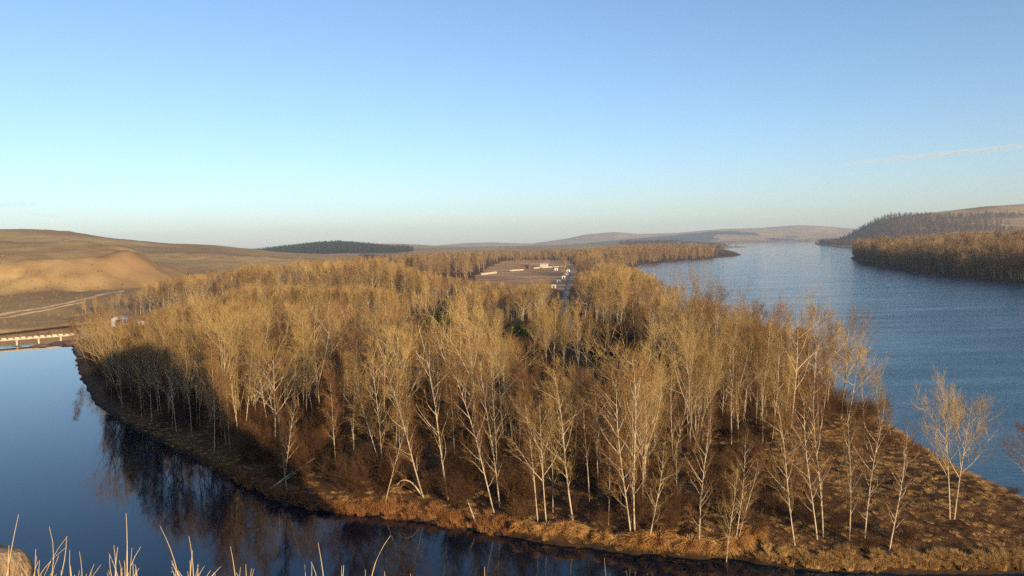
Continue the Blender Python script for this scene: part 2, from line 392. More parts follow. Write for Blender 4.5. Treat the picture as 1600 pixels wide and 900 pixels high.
def drape(name, pts, width, m, lift=0.12, step=4.0):
    P = [np.array(p, float) for p in pts]; out = []
    for a, b in zip(P[:-1], P[1:]):
        k = max(2, int(np.linalg.norm(b - a) / step))
        for t in np.arange(k) / k: out.append(a + (b - a) * t)
    out.append(P[-1]); out = np.array(out)
    for _ in range(6): out[1:-1] = (out[:-2] + 2 * out[1:-1] + out[2:]) / 4
    d = norm(np.gradient(out, axis=0)); nrm = np.stack([d[:, 1], -d[:, 0]], -1)
    cols = np.linspace(-0.5, 0.5, 5); wj = 1 + 0.25 * np.sin(np.arange(len(out)) * 1.7)
    V = np.stack([np.concatenate([out + nrm * (c * width * wj)[:, None] if np.ndim(c) else out + nrm * (c * width) * wj[:, None], np.zeros((len(out), 1))], 1) for c in cols], 1)
    V[..., 2] = ground(V[..., 0], V[..., 1]) + lift * (1 - (2 * np.abs(cols)) ** 4 * 1.6)
    idx = np.arange(V.shape[0] * 5).reshape(-1, 5)
    Q = np.stack([idx[:-1, :-1], idx[1:, :-1], idx[1:, 1:], idx[:-1, 1:]], -1).reshape(-1, 4)[:, ::-1]
    return tag(link(name, mesh_np(name, V.reshape(-1, 3), [Q], True, [m])), kind='structure')
M['sand'] = flat('sand', (0.46, 0.33, 0.185), 0.95, 0.25, 0.15)
M['road'] = flat('road', (0.20, 0.165, 0.13), 0.95, 0.3, 0.3)
def gp(px, py, up=0.0, zg=1.0):                  # where a sight line meets the ground
    for _ in range(8):
        x_, y_ = W(px, py, zg + up); zg = 0.5 * zg + 0.5 * max(0, gz(x_, y_))
    zg = max(0, gz(x_, y_))
    return (x_, y_, zg + up)
drape('dirt_track', [gp(-120, 508)[:2], gp(0, 492)[:2], gp(60, 482)[:2], gp(130, 468)[:2], gp(190, 455)[:2]], 4.0, M['sand'], 0.3)
drape('dirt_track', [gp(-120, 514)[:2], gp(0, 497)[:2], gp(60, 487)[:2], gp(130, 472)[:2]], 2.5, M['sand'], 0.3)
drape('dirt_road', [W(890, 520, 2), W(884, 490, 2), W(883, 465, 2), W(889, 440, 2), W(893, 420, 2)], 4.2, M['road'], 0.2)

# ------------------------------------------------------------------ trees
class Proto: pass
def proto(seed, kind, h):
    """returns trunk (V,Q) and crown (V,quads,tris) for a bare tree of about height h metres"""
    g = np.random.default_rng(seed)
    trunkV = []; trunkQ = []; n0 = 0
    def trunk_add(P, R, sd):
        nonlocal n0
        V, Q = tubes(P, R, sd); trunkV.append(V); trunkQ.append(Q + n0); n0 += len(V)
    cV = []; cQ = []; cT = []; n1 = 0
    def crown_add(V, Q=None, T=None):
        nonlocal n1
        cV.append(V)
        if Q is not None: cQ.append(Q + n1)
        if T is not None: cT.append(T + n1)
        n1 += len(V)
    def stem(h, m, wob, base=(0, 0, 0), lean=(0, 0)):
        z = np.linspace(0, 1, m); a = g.random() * 6.28; b = g.random() * 6.28
        x = base[0] + lean[0] * z + wob * np.sin(z * 4 + a) * z; y = base[1] + lean[1] * z + wob * np.sin(z * 3.5 + b) * z
        return np.stack([x - x[0] + base[0], y - y[0] + base[1], z * h - 0.3 * (z == 0)], -1)[None]
    def rad(ln, r0, r1, m): return np.maximum(r0[:, None] * np.linspace(1, 0.0, m)[None] ** 0.9, r1)
    def fine(P, n, L, r, ang, t0=0.25):
        C, ln, t = spawn(g, P, n, t0, 1.0, ang, L, 2, 0.25, 0.1)
        V, F = spikes(C[:, 0], C[:, 1] - C[:, 0], np.full(len(C), r)); crown_add(V, T=F)
    def twigs(P, n, L, r, ang, up, sides=3, t0=0.2):
        C, ln, t = spawn(g, P, n, t0, 1.0, ang, L, 3, up, 0.12)
        V, Q = tubes(C, rad(ln, np.full(len(C), r), 0.004, 3), sides); crown_add(V, Q=Q); return C
    if kind == 'sparse':
        T = stem(h, 14, 0.45); trunk_add(T, (0.012 * h * (1 - np.linspace(0, 1, 14)) ** 0.8 * 0.38 + 0.015)[None], 7)
        L1, ln, t = spawn(g, T, 20, 0.18, 0.98, 0.7, 0.23 * h, 6, 0.7, 0.12, lambda t: 0.25 + 1.1 * np.clip(1.05 - t, 0, 1) ** 0.8 * sst(t))
        V, Q = tubes(L1, rad(ln, 0.014 + 0.011 * ln, 0.012, 6), 4); trunk_add2(trunkV, trunkQ, V, Q, n0); n0 += len(V)
        L2 = twigs(L1, 6, 0.42 * ln, 0.016, 0.6, 0.3); L3 = twigs(L2, 4, 0.7, 0.0095, 0.6, 0.05)
        fine(L3, 4, 0.6, 0.0066, 0.55); fine(L2, 3, 0.6, 0.007, 0.6)
    elif kind == 'birch':
        T = stem(h, 14, 0.35); trunk_add(T, (0.012 * h * (1 - np.linspace(0, 1, 14)) ** 0.8 * 0.38 + 0.015)[None], 7)
        L1, ln, t = spawn(g, T, 32, 0.26, 0.98, 0.8, 0.16 * h, 5, 0.75, 0.10, lambda t: 0.25 + 1.1 * np.clip(1.05 - t, 0, 1) ** 0.8 * sst(t))
        V, Q = tubes(L1, rad(ln, 0.010 + 0.008 * ln, 0.010, 5), 4); trunk_add2(trunkV, trunkQ, V, Q, n0); n0 += len(V)
        L2 = twigs(L1, 7, 0.42 * ln, 0.018, 0.7, 0.3); L3 = twigs(L2, 5, 0.75, 0.0095, 0.6, -0.05)
        fine(L3, 5, 0.60, 0.0066, 0.55); fine(L2, 3, 0.6, 0.007, 0.6)
    elif kind in ('fan', 'open', 'column'):
        fork = {'fan': 0.22, 'open': 0.32, 'column': 0.12}[kind]
        T = stem(h * 0.94, 14, 0.4); trunk_add(T, (0.015 * h * (1 - np.linspace(0, 1, 14)) ** 0.9 * 0.42 + 0.02)[None], 8)
        a1, l1, u1, nl = {'fan': (0.62, 0.50, 0.85, 11), 'open': (0.85, 0.40, 0.55, 12), 'column': (0.30, 0.34, 0.5, 18)}[kind]
        L1, ln, t = spawn(g, T, nl, fork, 0.93, a1, l1 * h, 7, u1, 0.10, lambda t: 0.22 + 0.95 * np.clip(1.12 - t, 0, 1) * 1.25)
        V, Q = tubes(L1, rad(ln, 0.011 + 0.0085 * ln, 0.010, 7), 5); trunk_add2(trunkV, trunkQ, V, Q, n0); n0 += len(V)
        L2, ln2, t2 = spawn(g, L1, 8, 0.25, 1.0, 0.65, 0.36 * ln, 4, 0.45, 0.13)
        V, Q = tubes(L2, rad(ln2, 0.009 + 0.007 * ln2, 0.008, 4), 3); trunk_add2(trunkV, trunkQ, V, Q, n0); n0 += len(V)
        L3 = twigs(L2, 7, 0.40 * ln2 + 0.25, 0.0125, 0.6, 0.3); L4 = twigs(L1, 6, 1.1, 0.012, 0.7, 0.3)
        fine(L3, 7, 0.62, 0.0068, 0.6); fine(L4, 6, 0.6, 0.0068, 0.6)
    elif kind == 'shrub':
        B = np.concatenate([stem(h * g.uniform(0.6, 1), 5, 0.15, (g.normal(0, 0.25), g.normal(0, 0.25), 0), (g.normal(0, 0.30 * h), g.normal(0, 0.30 * h))) for _ in range(16)])
        V, Q = tubes(B, rad(np.ones(16), np.full(16, 0.028), 0.006, 5), 3); crown_add(V, Q=Q)
        L2 = twigs(B, 8, 0.34 * h, 0.012, 0.55, 0.3); L3 = twigs(L2, 4, 0.2 * h, 0.008, 0.5, 0.2); fine(L3, 5, 0.14 * h, 0.0065, 0.5)
    elif kind == 'far':                        # coarser tree for the distance: fewer and thicker twigs
        T = stem(h * 0.93, 7, 0.4); trunk_add(T, (0.013 * h * (1 - np.linspace(0, 1, 7)) ** 0.9 + 0.05)[None], 4)
        L1, ln, t = spawn(g, T, 18, 0.10, 0.96, 0.6, 0.28 * h, 4, 0.8, 0.10, lambda t: 0.3 + 0.95 * np.clip(1.1 - t, 0, 1) * 1.2)
        V, Q = tubes(L1, rad(ln, 0.03 + 0.012 * ln, 0.03, 4), 3); crown_add(V, Q=Q)
        L2 = twigs(L1, 6, 0.4 * ln, 0.04, 0.6, 0.4); fine(L2, 9, 1.2, 0.03, 0.6); fine(L1, 8, 1.4, 0.032, 0.6)
    p = Proto(); p.h = h; p.kind = kind
    p.trunk = (np.concatenate(trunkV), np.concatenate(trunkQ)) if trunkV else None
    p.crown = (np.concatenate(cV), np.concatenate(cQ), np.concatenate(cT))
    return p
def sst(t): return sstep(0.15, 0.5, t) * 0.5 + 0.5
def trunk_add2(tv, tq, V, Q, n0): tv.append(V); tq.append(Q + n0)
def proto_meshes(p, bark, twig, name):
    p.m_trunk = mesh_np(name + '_trunk', p.trunk[0], [p.trunk[1]], True, [bark]) if p.trunk else None
    p.m_crown = mesh_np(name + '_crown', p.crown[0], [p.crown[1], p.crown[2]], False, [twig])
    return p
def proto_joined(p, bark, twig, name):
    V, Q, T = p.crown; fs = [Q, T]; idx = [np.ones(len(Q)), np.ones(len(T))]
    if p.trunk:
        k = len(V); V = np.concatenate([V, p.trunk[0]]); fs.append(p.trunk[1] + k); idx.append(np.zeros(len(p.trunk[1])))
    return mesh_np(name, V, fs, False, [bark, twig], np.concatenate(idx))

BIRCH = [proto_meshes(proto(10 + k, 'birch', 18.0), M['birch_bark'], M['twig_rust'] if k else M['twig_gold'], 'birch') for k in range(4)]
THIN = [proto_meshes(proto(20 + k, 'sparse', 18.0), M['birch_bark'], M['twig_gold'] if k % 2 else M['twig_rust'], 'birch') for k in range(3)]
FAN = [proto_meshes(proto(30 + k, 'fan', 19.0), M['poplar_bark'], M['twig_gold'], 'poplar') for k in range(3)]
OPEN = [proto_meshes(proto(40 + k, 'open', 19.0), M['birch_bark'] if k else M['poplar_bark'], M['twig_gold'] if k else M['twig_rust'], 'poplar') for k in range(3)]
COLM = [proto_meshes(proto(50 + k, 'column', 18.0), M['poplar_bark'], M['twig_gold'], 'poplar') for k in range(2)]

# scatter for what nobody could count: one object with geometry nodes
HID = {}
def protos_collection(name, meshes):
    c = bpy.data.collections.new(name)
    for k, me in enumerate(meshes):
        c.objects.link(bpy.data.objects.new('%s_%02d' % (name, k), me))
    return c
def scatter(name, coll, P, rot, scl, pid, label, cat):
    me = bpy.data.meshes.new(name); n = len(P)
    me.vertices.add(n); me.vertices.foreach_set('co', np.asarray(P, np.float32).ravel())
    for an, ty, key, val in (('rot', 'FLOAT_VECTOR', 'vector', rot), ('scl', 'FLOAT_VECTOR', 'vector', scl), ('pid', 'INT', 'value', pid)):
        a = me.attributes.new(an, ty, 'POINT'); a.data.foreach_set(key, np.ascontiguousarray(val, np.int32 if ty == 'INT' else np.float32).ravel())
    o = link(name, me)
    ng = bpy.data.node_groups.new(name, 'GeometryNodeTree')
    ng.interface.new_socket('Geometry', in_out='INPUT', socket_type='NodeSocketGeometry'); ng.interface.new_socket('Geometry', in_out='OUTPUT', socket_type='NodeSocketGeometry')
    N = ng.nodes; L = ng.links
    gi = N.new('NodeGroupInput'); go = N.new('NodeGroupOutput'); ip = N.new('GeometryNodeInstanceOnPoints'); ci = N.new('GeometryNodeCollectionInfo')
    ci.inputs['Collection'].default_value = coll; ci.inputs['Separate Children'].default_value = True; ci.inputs['Reset Children'].default_value = True
    ip.inputs['Pick Instance'].default_value = True
    L.new(gi.outputs[0], ip.inputs['Points']); L.new(ci.outputs[0], ip.inputs['Instance'])
    for an, ty, sock in (('rot', 'FLOAT_VECTOR', 'Rotation'), ('scl', 'FLOAT_VECTOR', 'Scale'), ('pid', 'INT', 'Instance Index')):
        a = N.new('GeometryNodeInputNamedAttribute'); a.data_type = ty; a.inputs['Name'].default_value = an
        s = [q for q in a.outputs if q.enabled and q.name == 'Attribute'][0]
        L.new(s, ip.inputs[sock])
    L.new(ip.outputs[0], go.inputs[0])
    md = o.modifiers.new('scatter', 'NODES'); md.node_group = ng
    return tag(o, label, cat, kind='stuff')
def rots(n, lean=0.05): return np.stack([rng.normal(0, lean, n), rng.normal(0, lean, n), rng.random(n) * 6.283], -1)

def put_tree(name, p, x, y, h, label, cat, group=None, lean=(0.0, 0.0), rz=None, wide=1.0, z=None):
    z = gz(x, y) if z is None else z
    r = empty(name, (x, y, z - 0.05)); s = h / p.h
    r.scale = (s * wide, s * wide, s)
    r.rotation_euler = (lean[0], lean[1], random.random() * 6.28 if rz is None else rz)
    link('trunk', p.m_trunk, parent=r); link('crown', p.m_crown, parent=r)
    return tag(r, label, cat, group)
def tree_px(name, p, base, top, label, group=None, wide=1.0, cat='tree', zg=2.0):
    for _ in range(3):
        x, y = W(base[0], base[1], zg); zg = gz(x, y)
    v = AT(top[0], top[1], y); h = v.z - zg
    lx = (v.x - x)
    rz = random.random() * 6.28
    t = put_tree(name, p, x, y, h, label, cat, group, (0, 0), rz, wide, zg)
    a = math.atan2(lx, h)
    t.rotation_mode = 'QUATERNION'
    t.rotation_quaternion = Matrix.Rotation(a, 3, 'Y').to_quaternion() @ Matrix.Rotation(rz, 3, 'Z').to_quaternion()
    used.append((x, y)); return t
used = []
G1 = 'bare trees on the point'
# --- trees that can be told apart
EX = [
 ('birch_tree', THIN[0], (662, 777), (600, 575), 'leaning pale birch with its foot beside the arched bent sapling', 1.03),
 ('birch_tree', THIN[1], (700, 780), (655, 505), 'tallest leaning birch in the front row above the reed bank', 1.03),
 ('birch_tree', THIN[2], (772, 800), (712, 575), 'birch forming the left side of a V of two trunks at the shore', 0.92),
 ('birch_tree', THIN[0], (781, 793), (752, 560), 'birch forming the right side of a V of two trunks at the shore', 0.92),
 ('birch_tree', BIRCH[0], (595, 732), (545, 555), 'slanting pale birch behind the middle of the rusty reed bank', 0.9),
 ('birch_tree', BIRCH[2], (555, 712), (538, 545), 'short-trunked birch half in shade left of the slanting birch', 0.9),
 ('poplar_tree', FAN[0], (745, 705), (735, 492), 'broad fan-crowned poplar standing above the birches, left of the green bush', 1.05),
 ('poplar_tree', OPEN[1], (787, 700), (778, 520), 'poplar with a long pale limb reaching right towards the green bush', 1.0),
 ('birch_tree', THIN[1], (895, 812), (862, 575), 'birch rising from a grassy root clump on the shore, left of the double-trunked tree', 1.1),
 ('poplar_tree', OPEN[0], (837, 745), (833, 565), 'slim forked tree with upswept crown beside the road opening', 0.75),
 ('poplar_tree', OPEN[2], (936, 770), (925, 575), 'slim tree with a candelabra fork low on its trunk', 0.75),
 ('birch_tree', THIN[2], (986, 832), (958, 590), 'left trunk of the double-trunked birch above the largest tussock', 1.03),
 ('birch_tree', THIN[0], (992, 832), (985, 560), 'right trunk of the double-trunked birch above the largest tussock', 1.03),
 ('poplar_tree', FAN[1], (1006, 790), (1005, 552), 'wide round-crowned poplar at the middle of the front shore', 1.2),
 ('birch_tree', THIN[1], (1013, 838), (1040, 688), 'small crooked birch bending right out of the largest tussock', 1.2),
 ('birch_tree', THIN[2], (1092, 842), (1103, 655), 'solitary straight white-stemmed birch in the shrubby opening', 0.92),
 ('birch_tree', THIN[0], (1060, 803), (1056, 690), 'thin young birch in the shrubs behind the solitary straight birch', 0.92),
 ('birch_tree', THIN[1], (1134, 848), (1150, 730), 'short thin birch leaning right at the end of the tussock row', 0.92),
 ('birch_tree', THIN[2], (1149, 838), (1168, 680), 'taller of the two crossed birches at the right end of the tussock row', 1.03),
 ('birch_tree', THIN[0], (1152, 838), (1184, 715), 'shorter of the two crossed birches at the right end of the tussock row', 0.92),
 ('birch_tree', THIN[1], (1242, 846), (1212, 628), 'thin curved birch leaning left at the edge of the bank', 0.92),
 ('birch_tree', THIN[2], (1277, 838), (1252, 612), 'left birch of the close pair with dark feet on the bank', 1.03),
 ('birch_tree', THIN[0], (1286, 836), (1275, 605), 'right birch of the close pair with dark feet on the bank', 1.03),
 ('birch_tree', THIN[1], (1327, 842), (1330, 640), 'wavy-stemmed birch standing alone between the close pair and the forked birch', 0.92),
 ('birch_tree', THIN[2], (1350, 847), (1376, 632), 'forked birch leaning right beside a dark bush', 1.03),
 ('birch_tree', THIN[0], (1389, 856), (1420, 672), 'low-branched birch leaning right, nearest the right end of the bank', 1.15),
 ('poplar_tree', OPEN[1], (1484, 812), (1480, 608), 'left of the two stout poplars standing alone before the river', 0.76),
 ('poplar_tree', OPEN[2], (1491, 812), (1518, 618), 'right of the two stout poplars standing alone before the river', 0.76),
 ('poplar_tree', OPEN[0], (1612, 790), (1606, 662), 'poplar cut off by the right edge of the picture', 1.1),
 ('poplar_tree', FAN[2], (1314, 655), (1333, 503), 'rightmost tall poplar of the grove against the river, many stems from one foot', 0.85),
 ('poplar_tree', OPEN[2], (1324, 660), (1350, 540), 'spreading poplar overhanging the water at the right side of the tall grove', 1.0),
 ('poplar_tree', OPEN[1], (1290, 655), (1308, 503), 'pale-limbed poplar second from the right in the tall grove', 0.8),
 ('poplar_tree', OPEN[2], (1267, 660), (1284, 480), 'slim tall poplar in the middle of the grove against the river', 0.8),
 ('poplar_tree', OPEN[1], (1236, 668), (1252, 473), 'brightest-limbed poplar, highest of the grove against the river', 0.9),
 ('poplar_tree', OPEN[0], (1186, 680), (1206, 470), 'grey twiggy poplar at the left side of the tall grove', 0.9),
 ('poplar_tree', OPEN[2], (1160, 672), (1178, 474), 'leftmost poplar of the tall grove, leaning right', 0.8),
 ('birch_tree', THIN[1], (1071, 668), (1070, 500), 'tall birch with clean white stem left of the grove', 1.03),
 ('birch_tree', THIN[2], (1098, 655), (1094, 478), 'tall birch with bent top just left of the grove', 1.03),
 ('birch_tree', THIN[0], (1111, 640), (1118, 470), 'slanting birch stem at the left edge of the grove', 0.92),
 ('birch_tree', THIN[1], (1151, 655), (1150, 500), 'straight birch before the left end of the tall grove', 0.92),
 ('poplar_tree', FAN[0], (1120, 610), (1118, 462), 'dense golden round-crowned poplar seen against the river', 1.0),
 ('poplar_tree', FAN[2], (1085, 600), (1080, 446), 'golden poplar left of the dense round crown at the water', 0.9),
 ('birch_tree', THIN[2], (1025, 590), (1021, 462), 'single tall birch behind the green bush near the river', 1.03),
 ('poplar_tree', COLM[0], (856, 582), (846, 478), 'left of the fan of slim poplars beside the road opening', 1.0),
 ('poplar_tree', COLM[1], (866, 582), (866, 470), 'middle of the fan of slim poplars beside the road opening', 1.0),
 ('poplar_tree', COLM[0], (880, 582), (884, 490), 'right of the fan of slim poplars beside the road opening', 0.8),
 ('poplar_tree', COLM[1], (904, 580), (902, 478), 'narrow columnar poplar standing in the dark opening', 0.8),
 ('poplar_tree', COLM[0], (916, 578), (920, 485), 'short columnar poplar on the right side of the dark opening', 0.8),
 ('poplar_tree', COLM[1], (950, 560), (952, 452), 'tall columnar poplar behind the dark opening', 0.9),
 ('birch_tree', BIRCH[3], (992, 556), (990, 455), 'small pale birch with level branches right of the dark opening', 1.1),
 ('poplar_tree', OPEN[1], (420, 672), (395, 545), 'poplar with bright fan of twigs rising from the shaded left stand', 1.05),
 ('poplar_tree', OPEN[2], (318, 640), (296, 560), 'low broad-crowned tree catching light in the shaded left stand', 1.2),
 ('poplar_tree', FAN[1], (500, 650), (490, 470), 'tall feathery poplar above the left half of the stand', 1.0),
 ('poplar_tree', FAN[2], (600, 660), (606, 480), 'yellow-crowned poplar highest in the middle of the stand', 1.1),
 ('birch_tree', BIRCH[0], (298, 575), (292, 490), 'small pale forked tree at the edge of the far dark clearing', 1.2),
]
for nm, p, b, t, lab, wd in EX:
    tree_px(nm, p, b, t, lab, None, wd)

# ------------------------------------------------------------------ the wood on the peninsula
def jgrid(x0, x1, y0, y1, sp):
    X, Y = np.meshgrid(np.arange(x0, x1, sp), np.arange(y0, y1, sp * 0.9)); X = X + (np.arange(X.shape[0]) % 2)[:, None] * sp / 2
    n = X.size; return X.ravel() + rng.uniform(-0.45, 0.45, n) * sp, Y.ravel() + rng.uniform(-0.45, 0.45, n) * sp
CAPS = [(0, 165, [(100, 500), (200, 500), (300, 502), (400, 500), (480, 485), (560, 480), (640, 492), (650, 515), (695, 520), (710, 505), (800, 530), (820, 575), (1050, 575), (1080, 520), (1160, 500), (1300, 520), (1360, 560), (1400, 640), (1600, 640)]),
        (165, 258, [(100, 492), (185, 482), (190, 512), (245, 512), (255, 480), (400, 470), (600, 478), (636, 484), (645, 530), (698, 530), (706, 490), (782, 480), (790, 530), (828, 530), (840, 480), (850, 470), (872, 530), (895, 530), (905, 500), (930, 500), (940, 545), (985, 545), (995, 480), (1020, 460), (1165, 475), (1400, 600)]),
        (258, 345, [(100, 492), (185, 480), (190, 503), (245, 503), (255, 470), (400, 447), (600, 450), (640, 458), (700, 458), (780, 452), (830, 450), (850, 442), (872, 492), (894, 492), (905, 440), (930, 430), (1000, 425), (1020, 440), (1165, 470), (1400, 600)]),
        (345, 640, [(0, 455), (180, 462), (250, 440), (300, 428), (400, 415), (600, 408), (680, 430), (740, 438), (862, 446), (870, 458), (890, 458), (897, 430), (940, 412), (1000, 420), (1040, 440), (1300, 460)]),
        (640, 2000, [(240, 438), (300, 424), (400, 412), (500, 404), (560, 399), (700, 393), (800, 391), (900, 389), (960, 383), (1050, 379), (1150, 379), (1300, 379)])]
ROAD = [W(905, 640, 2), W(905, 600, 2), W(893, 540, 2), W(884, 490, 2), W(883, 465, 2), W(889, 440, 2)]
def polydist(x, y, pts):
    out = np.full(np.shape(x), 1e9)
    for (ax, ay), (bx, by) in zip(pts[:-1], pts[1:]):
        dx, dy = bx - ax, by - ay; t = np.clip(((x - ax) * dx + (y - ay) * dy) / (dx * dx + dy * dy), 0, 1)
        out = np.minimum(out, np.hypot(x - ax - t * dx, y - ay - t * dy))
    return out
OPENING = [W(1010, 850, 1), W(1020, 745, 2), W(1090, 712, 2), W(1180, 700, 2), W(1330, 662, 2), W(1440, 700, 1), W(1660, 800, 1), W(1900, 860, 1), W(1760, 890, 1), W(1200, 882, 1)]
DARKOP = [W(800, 610, 2), W(870, 558, 2), W(1000, 548, 2), W(1015, 600, 2), W(975, 655, 2), W(850, 660, 2)]
CLEAR = [W(165, 540, 2), W(182, 494, 2), W(248, 494, 2), W(262, 530, 2)]
CLEAR2 = [W(625, 570, 2), W(636, 503, 2), W(706, 500, 2), W(716, 570, 2)]
BUSHY = [W(780, 560, 2), W(790, 520, 2), W(830, 515, 2), W(835, 560, 2)]
def wood_points(y0, y1, sp):
    x, y = jgrid(-1.0 * y1, 0.6 * y1, y0, y1, sp)
    u = x / y; k = (u > -0.66) & (u < 0.62); x, y = x[k], y[k]
    s = sdist(x, y)
    k = (s > 1.5) & (x / y > np.interp(y, [230, 600, 900, 1400, 1900], [-0.60, -0.47, -0.41, -0.31, -0.24])) & (x / y < np.interp(y, [100, 200, 1200, 1300, 1900], [0.6, 0.6, 0.3, 0.27, 0.24]))
    k &= (y > 70)
    x, y, s = x[k], y[k], s[k]
    pr = np.ones(len(x))
    pr[inpoly(x, y, OPENING)] = 0.0; pr[inpoly(x, y, DARKOP)] = 0.10; pr[inpoly(x, y, CLEAR)] = 0.0; pr[inpoly(x, y, CLEAR2)] = 0.02
    pr[inpoly(x, y, BUSHY)] = 0.0
    pr[inpoly(x, y, FIELD)] = 0.05; pr[polydist(x, y, ROAD) < 5.5] = 0.0
    gap = sstep(-0.085, 0.03, fbm(x / 26, y / 26, 3)); pr *= 0.14 + 0.86 * gap
    k = rng.random(len(x)) < pr; k0 = k; x, y, s = x[k], y[k], s[k]
    z = ground(x, y); h = rng.normal(18.3, 3.4, len(x)) * (0.80 + 0.17 * gap[k0] + 0.45 * fbm(x / 40, y / 40, 2)); h = h * np.interp(s, [1, 12], [0.8, 1.0])
    px, py = to_px_np(x, y, z + 8)
    for a, b, pts in CAPS:
        m = (y >= a) & (y < b)
        yl = np.interp(px, [p[0] for p in pts], [p[1] for p in pts]) + rng.uniform(0, 1, len(x)) * np.minimum(10, 1500 / y) + 90 * np.minimum(1, 160 / y)  * rng.random(len(x)) ** 3
        hor = 382 - 0.0218 * (px - 800)
        h = np.where(m, np.minimum(h, EYE - (yl - hor) * y / FPX - z), h)
    k = (h > 5.5) & (z < 14)
    return x[k], y[k], z[k], h[k], s[k]
P1 = wood_points(70, 165, 2.9); P2 = wood_points(165, 345, 4.0); P3 = wood_points(345, 640, 5.6); P4 = wood_points(640, 1900, 10.5)
x, y, z, h, s = [np.concatenate([a, b]) for a, b in zip(P1, P2)]
UX = np.array(used)
dmin = np.min(np.hypot(x[:, None] - UX[:, 0], y[:, None] - UX[:, 1]), 1)
k = dmin > 1.8; x, y, z, h, s = x[k], y[k], z[k], h[k], s[k]
pxb, pyb = to_px_np(x, y, z); pxt, pyt = to_px_np(x, y, z + h)
pb = np.where((pxb > 420) & (pxb < 1000) & (y < 140), 0.75, 0.5)
isb = rng.random(len(x)) < pb
inview = (pxb > -30) & (pxb < 1630)
score = np.where(inview, h / y, 0)
def zone(px, py, yy, ss):
    if yy < 165:
        if px < 260: a = 'on the dark left shore'
        elif px < 430: a = 'behind the fallen trunk'
        elif px < 560: a = 'behind the left reeds'
        elif px < 690: a = 'behind the right reeds'
        elif px < 830: a = 'above mid-shore'
        elif px < 1010: a = 'between road and tussocks'
        elif px < 1150: a = 'left of the tall grove'
        else: a = 'beside the tall grove'
        b = ', near the water' if ss < 12 else (', one row back' if ss < 30 else ', deep in the wood')
    else:
        if px < 300: a = 'around the far clearing'
        elif px < 400: a = 'in the wood below the left hills'
        elif px < 530: a = 'in the wood below the pine hill'
        elif px < 640: a = 'left of the dark middle clearing'
        elif px < 880: a = 'in the wood before the field'
        else: a = 'in the far wood by the river'
        b = ''
    return a + b
ORD = ['leftmost', 'second from left', 'third from left', 'fourth from left', 'fifth from left', 'sixth from left', 'seventh from left', 'eighth from left', 'ninth from left', 'tenth from left', 'eleventh from left', 'twelfth from left', 'thirteenth from left', 'fourteenth from left', 'fifteenth from left', 'sixteenth from left', 'seventeenth from left', 'eighteenth from left', 'nineteenth from left', 'twentieth from left']
chosen = np.zeros(len(x), bool)
for flag, nmax in ((True, 290), (False, 270)):
    ids = np.where((isb == flag) & (score > 0))[0]; ids = ids[np.argsort(-score[ids])][:nmax]; chosen[ids] = True
rows = {}
for i in np.where(chosen)[0]: rows.setdefault((bool(isb[i]), zone(pxb[i], pyb[i], y[i], s[i])), []).append(i)
for (bi, zn), ids in rows.items():
    ids.sort(key=lambda i: pxb[i]); named = len(ids) <= len(ORD) and 'deep' not in zn
    for o_, i in enumerate(ids):
        lw = 0.06 if random.random() < 0.82 else 0.2; lean = (random.gauss(0, lw), random.gauss(0, lw))
        what = 'bare slender birch ' if bi else 'bare spreading poplar '
        if named and len(ids) > 1: what = ORD[o_] + ' of the bare ' + ('birches ' if bi else 'poplars ')
        p = random.choice(BIRCH + THIN) if bi else (random.choice(FAN + OPEN + OPEN + COLM) if pxb[i] > 400 else random.choice(FAN + OPEN))
        put_tree('birch_tree' if bi else 'poplar_tree', p, x[i], y[i], h[i], what + zn, 'tree', ('birches ' if bi else 'poplars ') + zn, lean, wide=random.uniform(0.6, 0.95), z=z[i])
# the rest of the wood reads as one mass
WOODM = [proto_joined(p, b, t, 'wood_tree') for p, b, t in ((BIRCH[0], M['birch_bark'], M['twig_rust']), (BIRCH[1], M['birch_bark'], M['twig_gold']), (FAN[0], M['poplar_bark'], M['twig_gold']), (OPEN[1], M['birch_bark'], M['twig_gold']), (OPEN[0], M['poplar_bark'], M['twig_rust']), (COLM[0], M['poplar_bark'], M['twig_gold']))]
WH = np.array([18, 18, 19, 19, 19, 18.0])
wood_c = protos_collection('wood_tree', WOODM)
r = ~chosen
X = np.concatenate([x[r], P3[0]]); Y = np.concatenate([y[r], P3[1]]); Z = np.concatenate([z[r], P3[2]]); H = np.concatenate([h[r], P3[3]])
pid = rng.integers(0, 6, len(X)); sc = H / WH[pid]; wd = rng.uniform(0.65, 1.05, len(X))
scatter('woodland', wood_c, np.stack([X, Y, Z - 0.05], -1), rots(len(X), 0.06), np.stack([sc * wd, sc * wd, sc], -1), pid, 'mass of bare golden-brown trees filling the peninsula beyond the front stands', 'woodland')
FARP = [proto(70 + k, 'far', 20.0) for k in range(4)]
FARM = [proto_joined(p, M['far_bark'], M['twig_far'], 'far_tree') for p in FARP]
far_c = protos_collection('far_tree', FARM)
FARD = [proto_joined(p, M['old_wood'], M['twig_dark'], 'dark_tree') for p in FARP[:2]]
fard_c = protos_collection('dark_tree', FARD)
def far_wood(name, coll, n, xs, ys, hs, label, wide=1.15, zoff=-0.2):
    zz = ground(xs, ys); k = len(xs); sc = hs / 20.0
    scatter(name, coll, np.stack([xs, ys, zz + zoff], -1), rots(k, 0.04), np.stack([sc * wide, sc * wide, sc], -1), rng.integers(0, n, k), label, 'woodland')
hh = np.minimum(rng.normal(18.5, 3.5, len(P4[0])) * (1 + 0.5 * fbm(P4[0] / 60, P4[1] / 60, 3)), P4[3])
far_wood('valley_wood', far_c, 4, P4[0], P4[1], hh, 'far bare wood stretching across the valley behind the field and along the river')
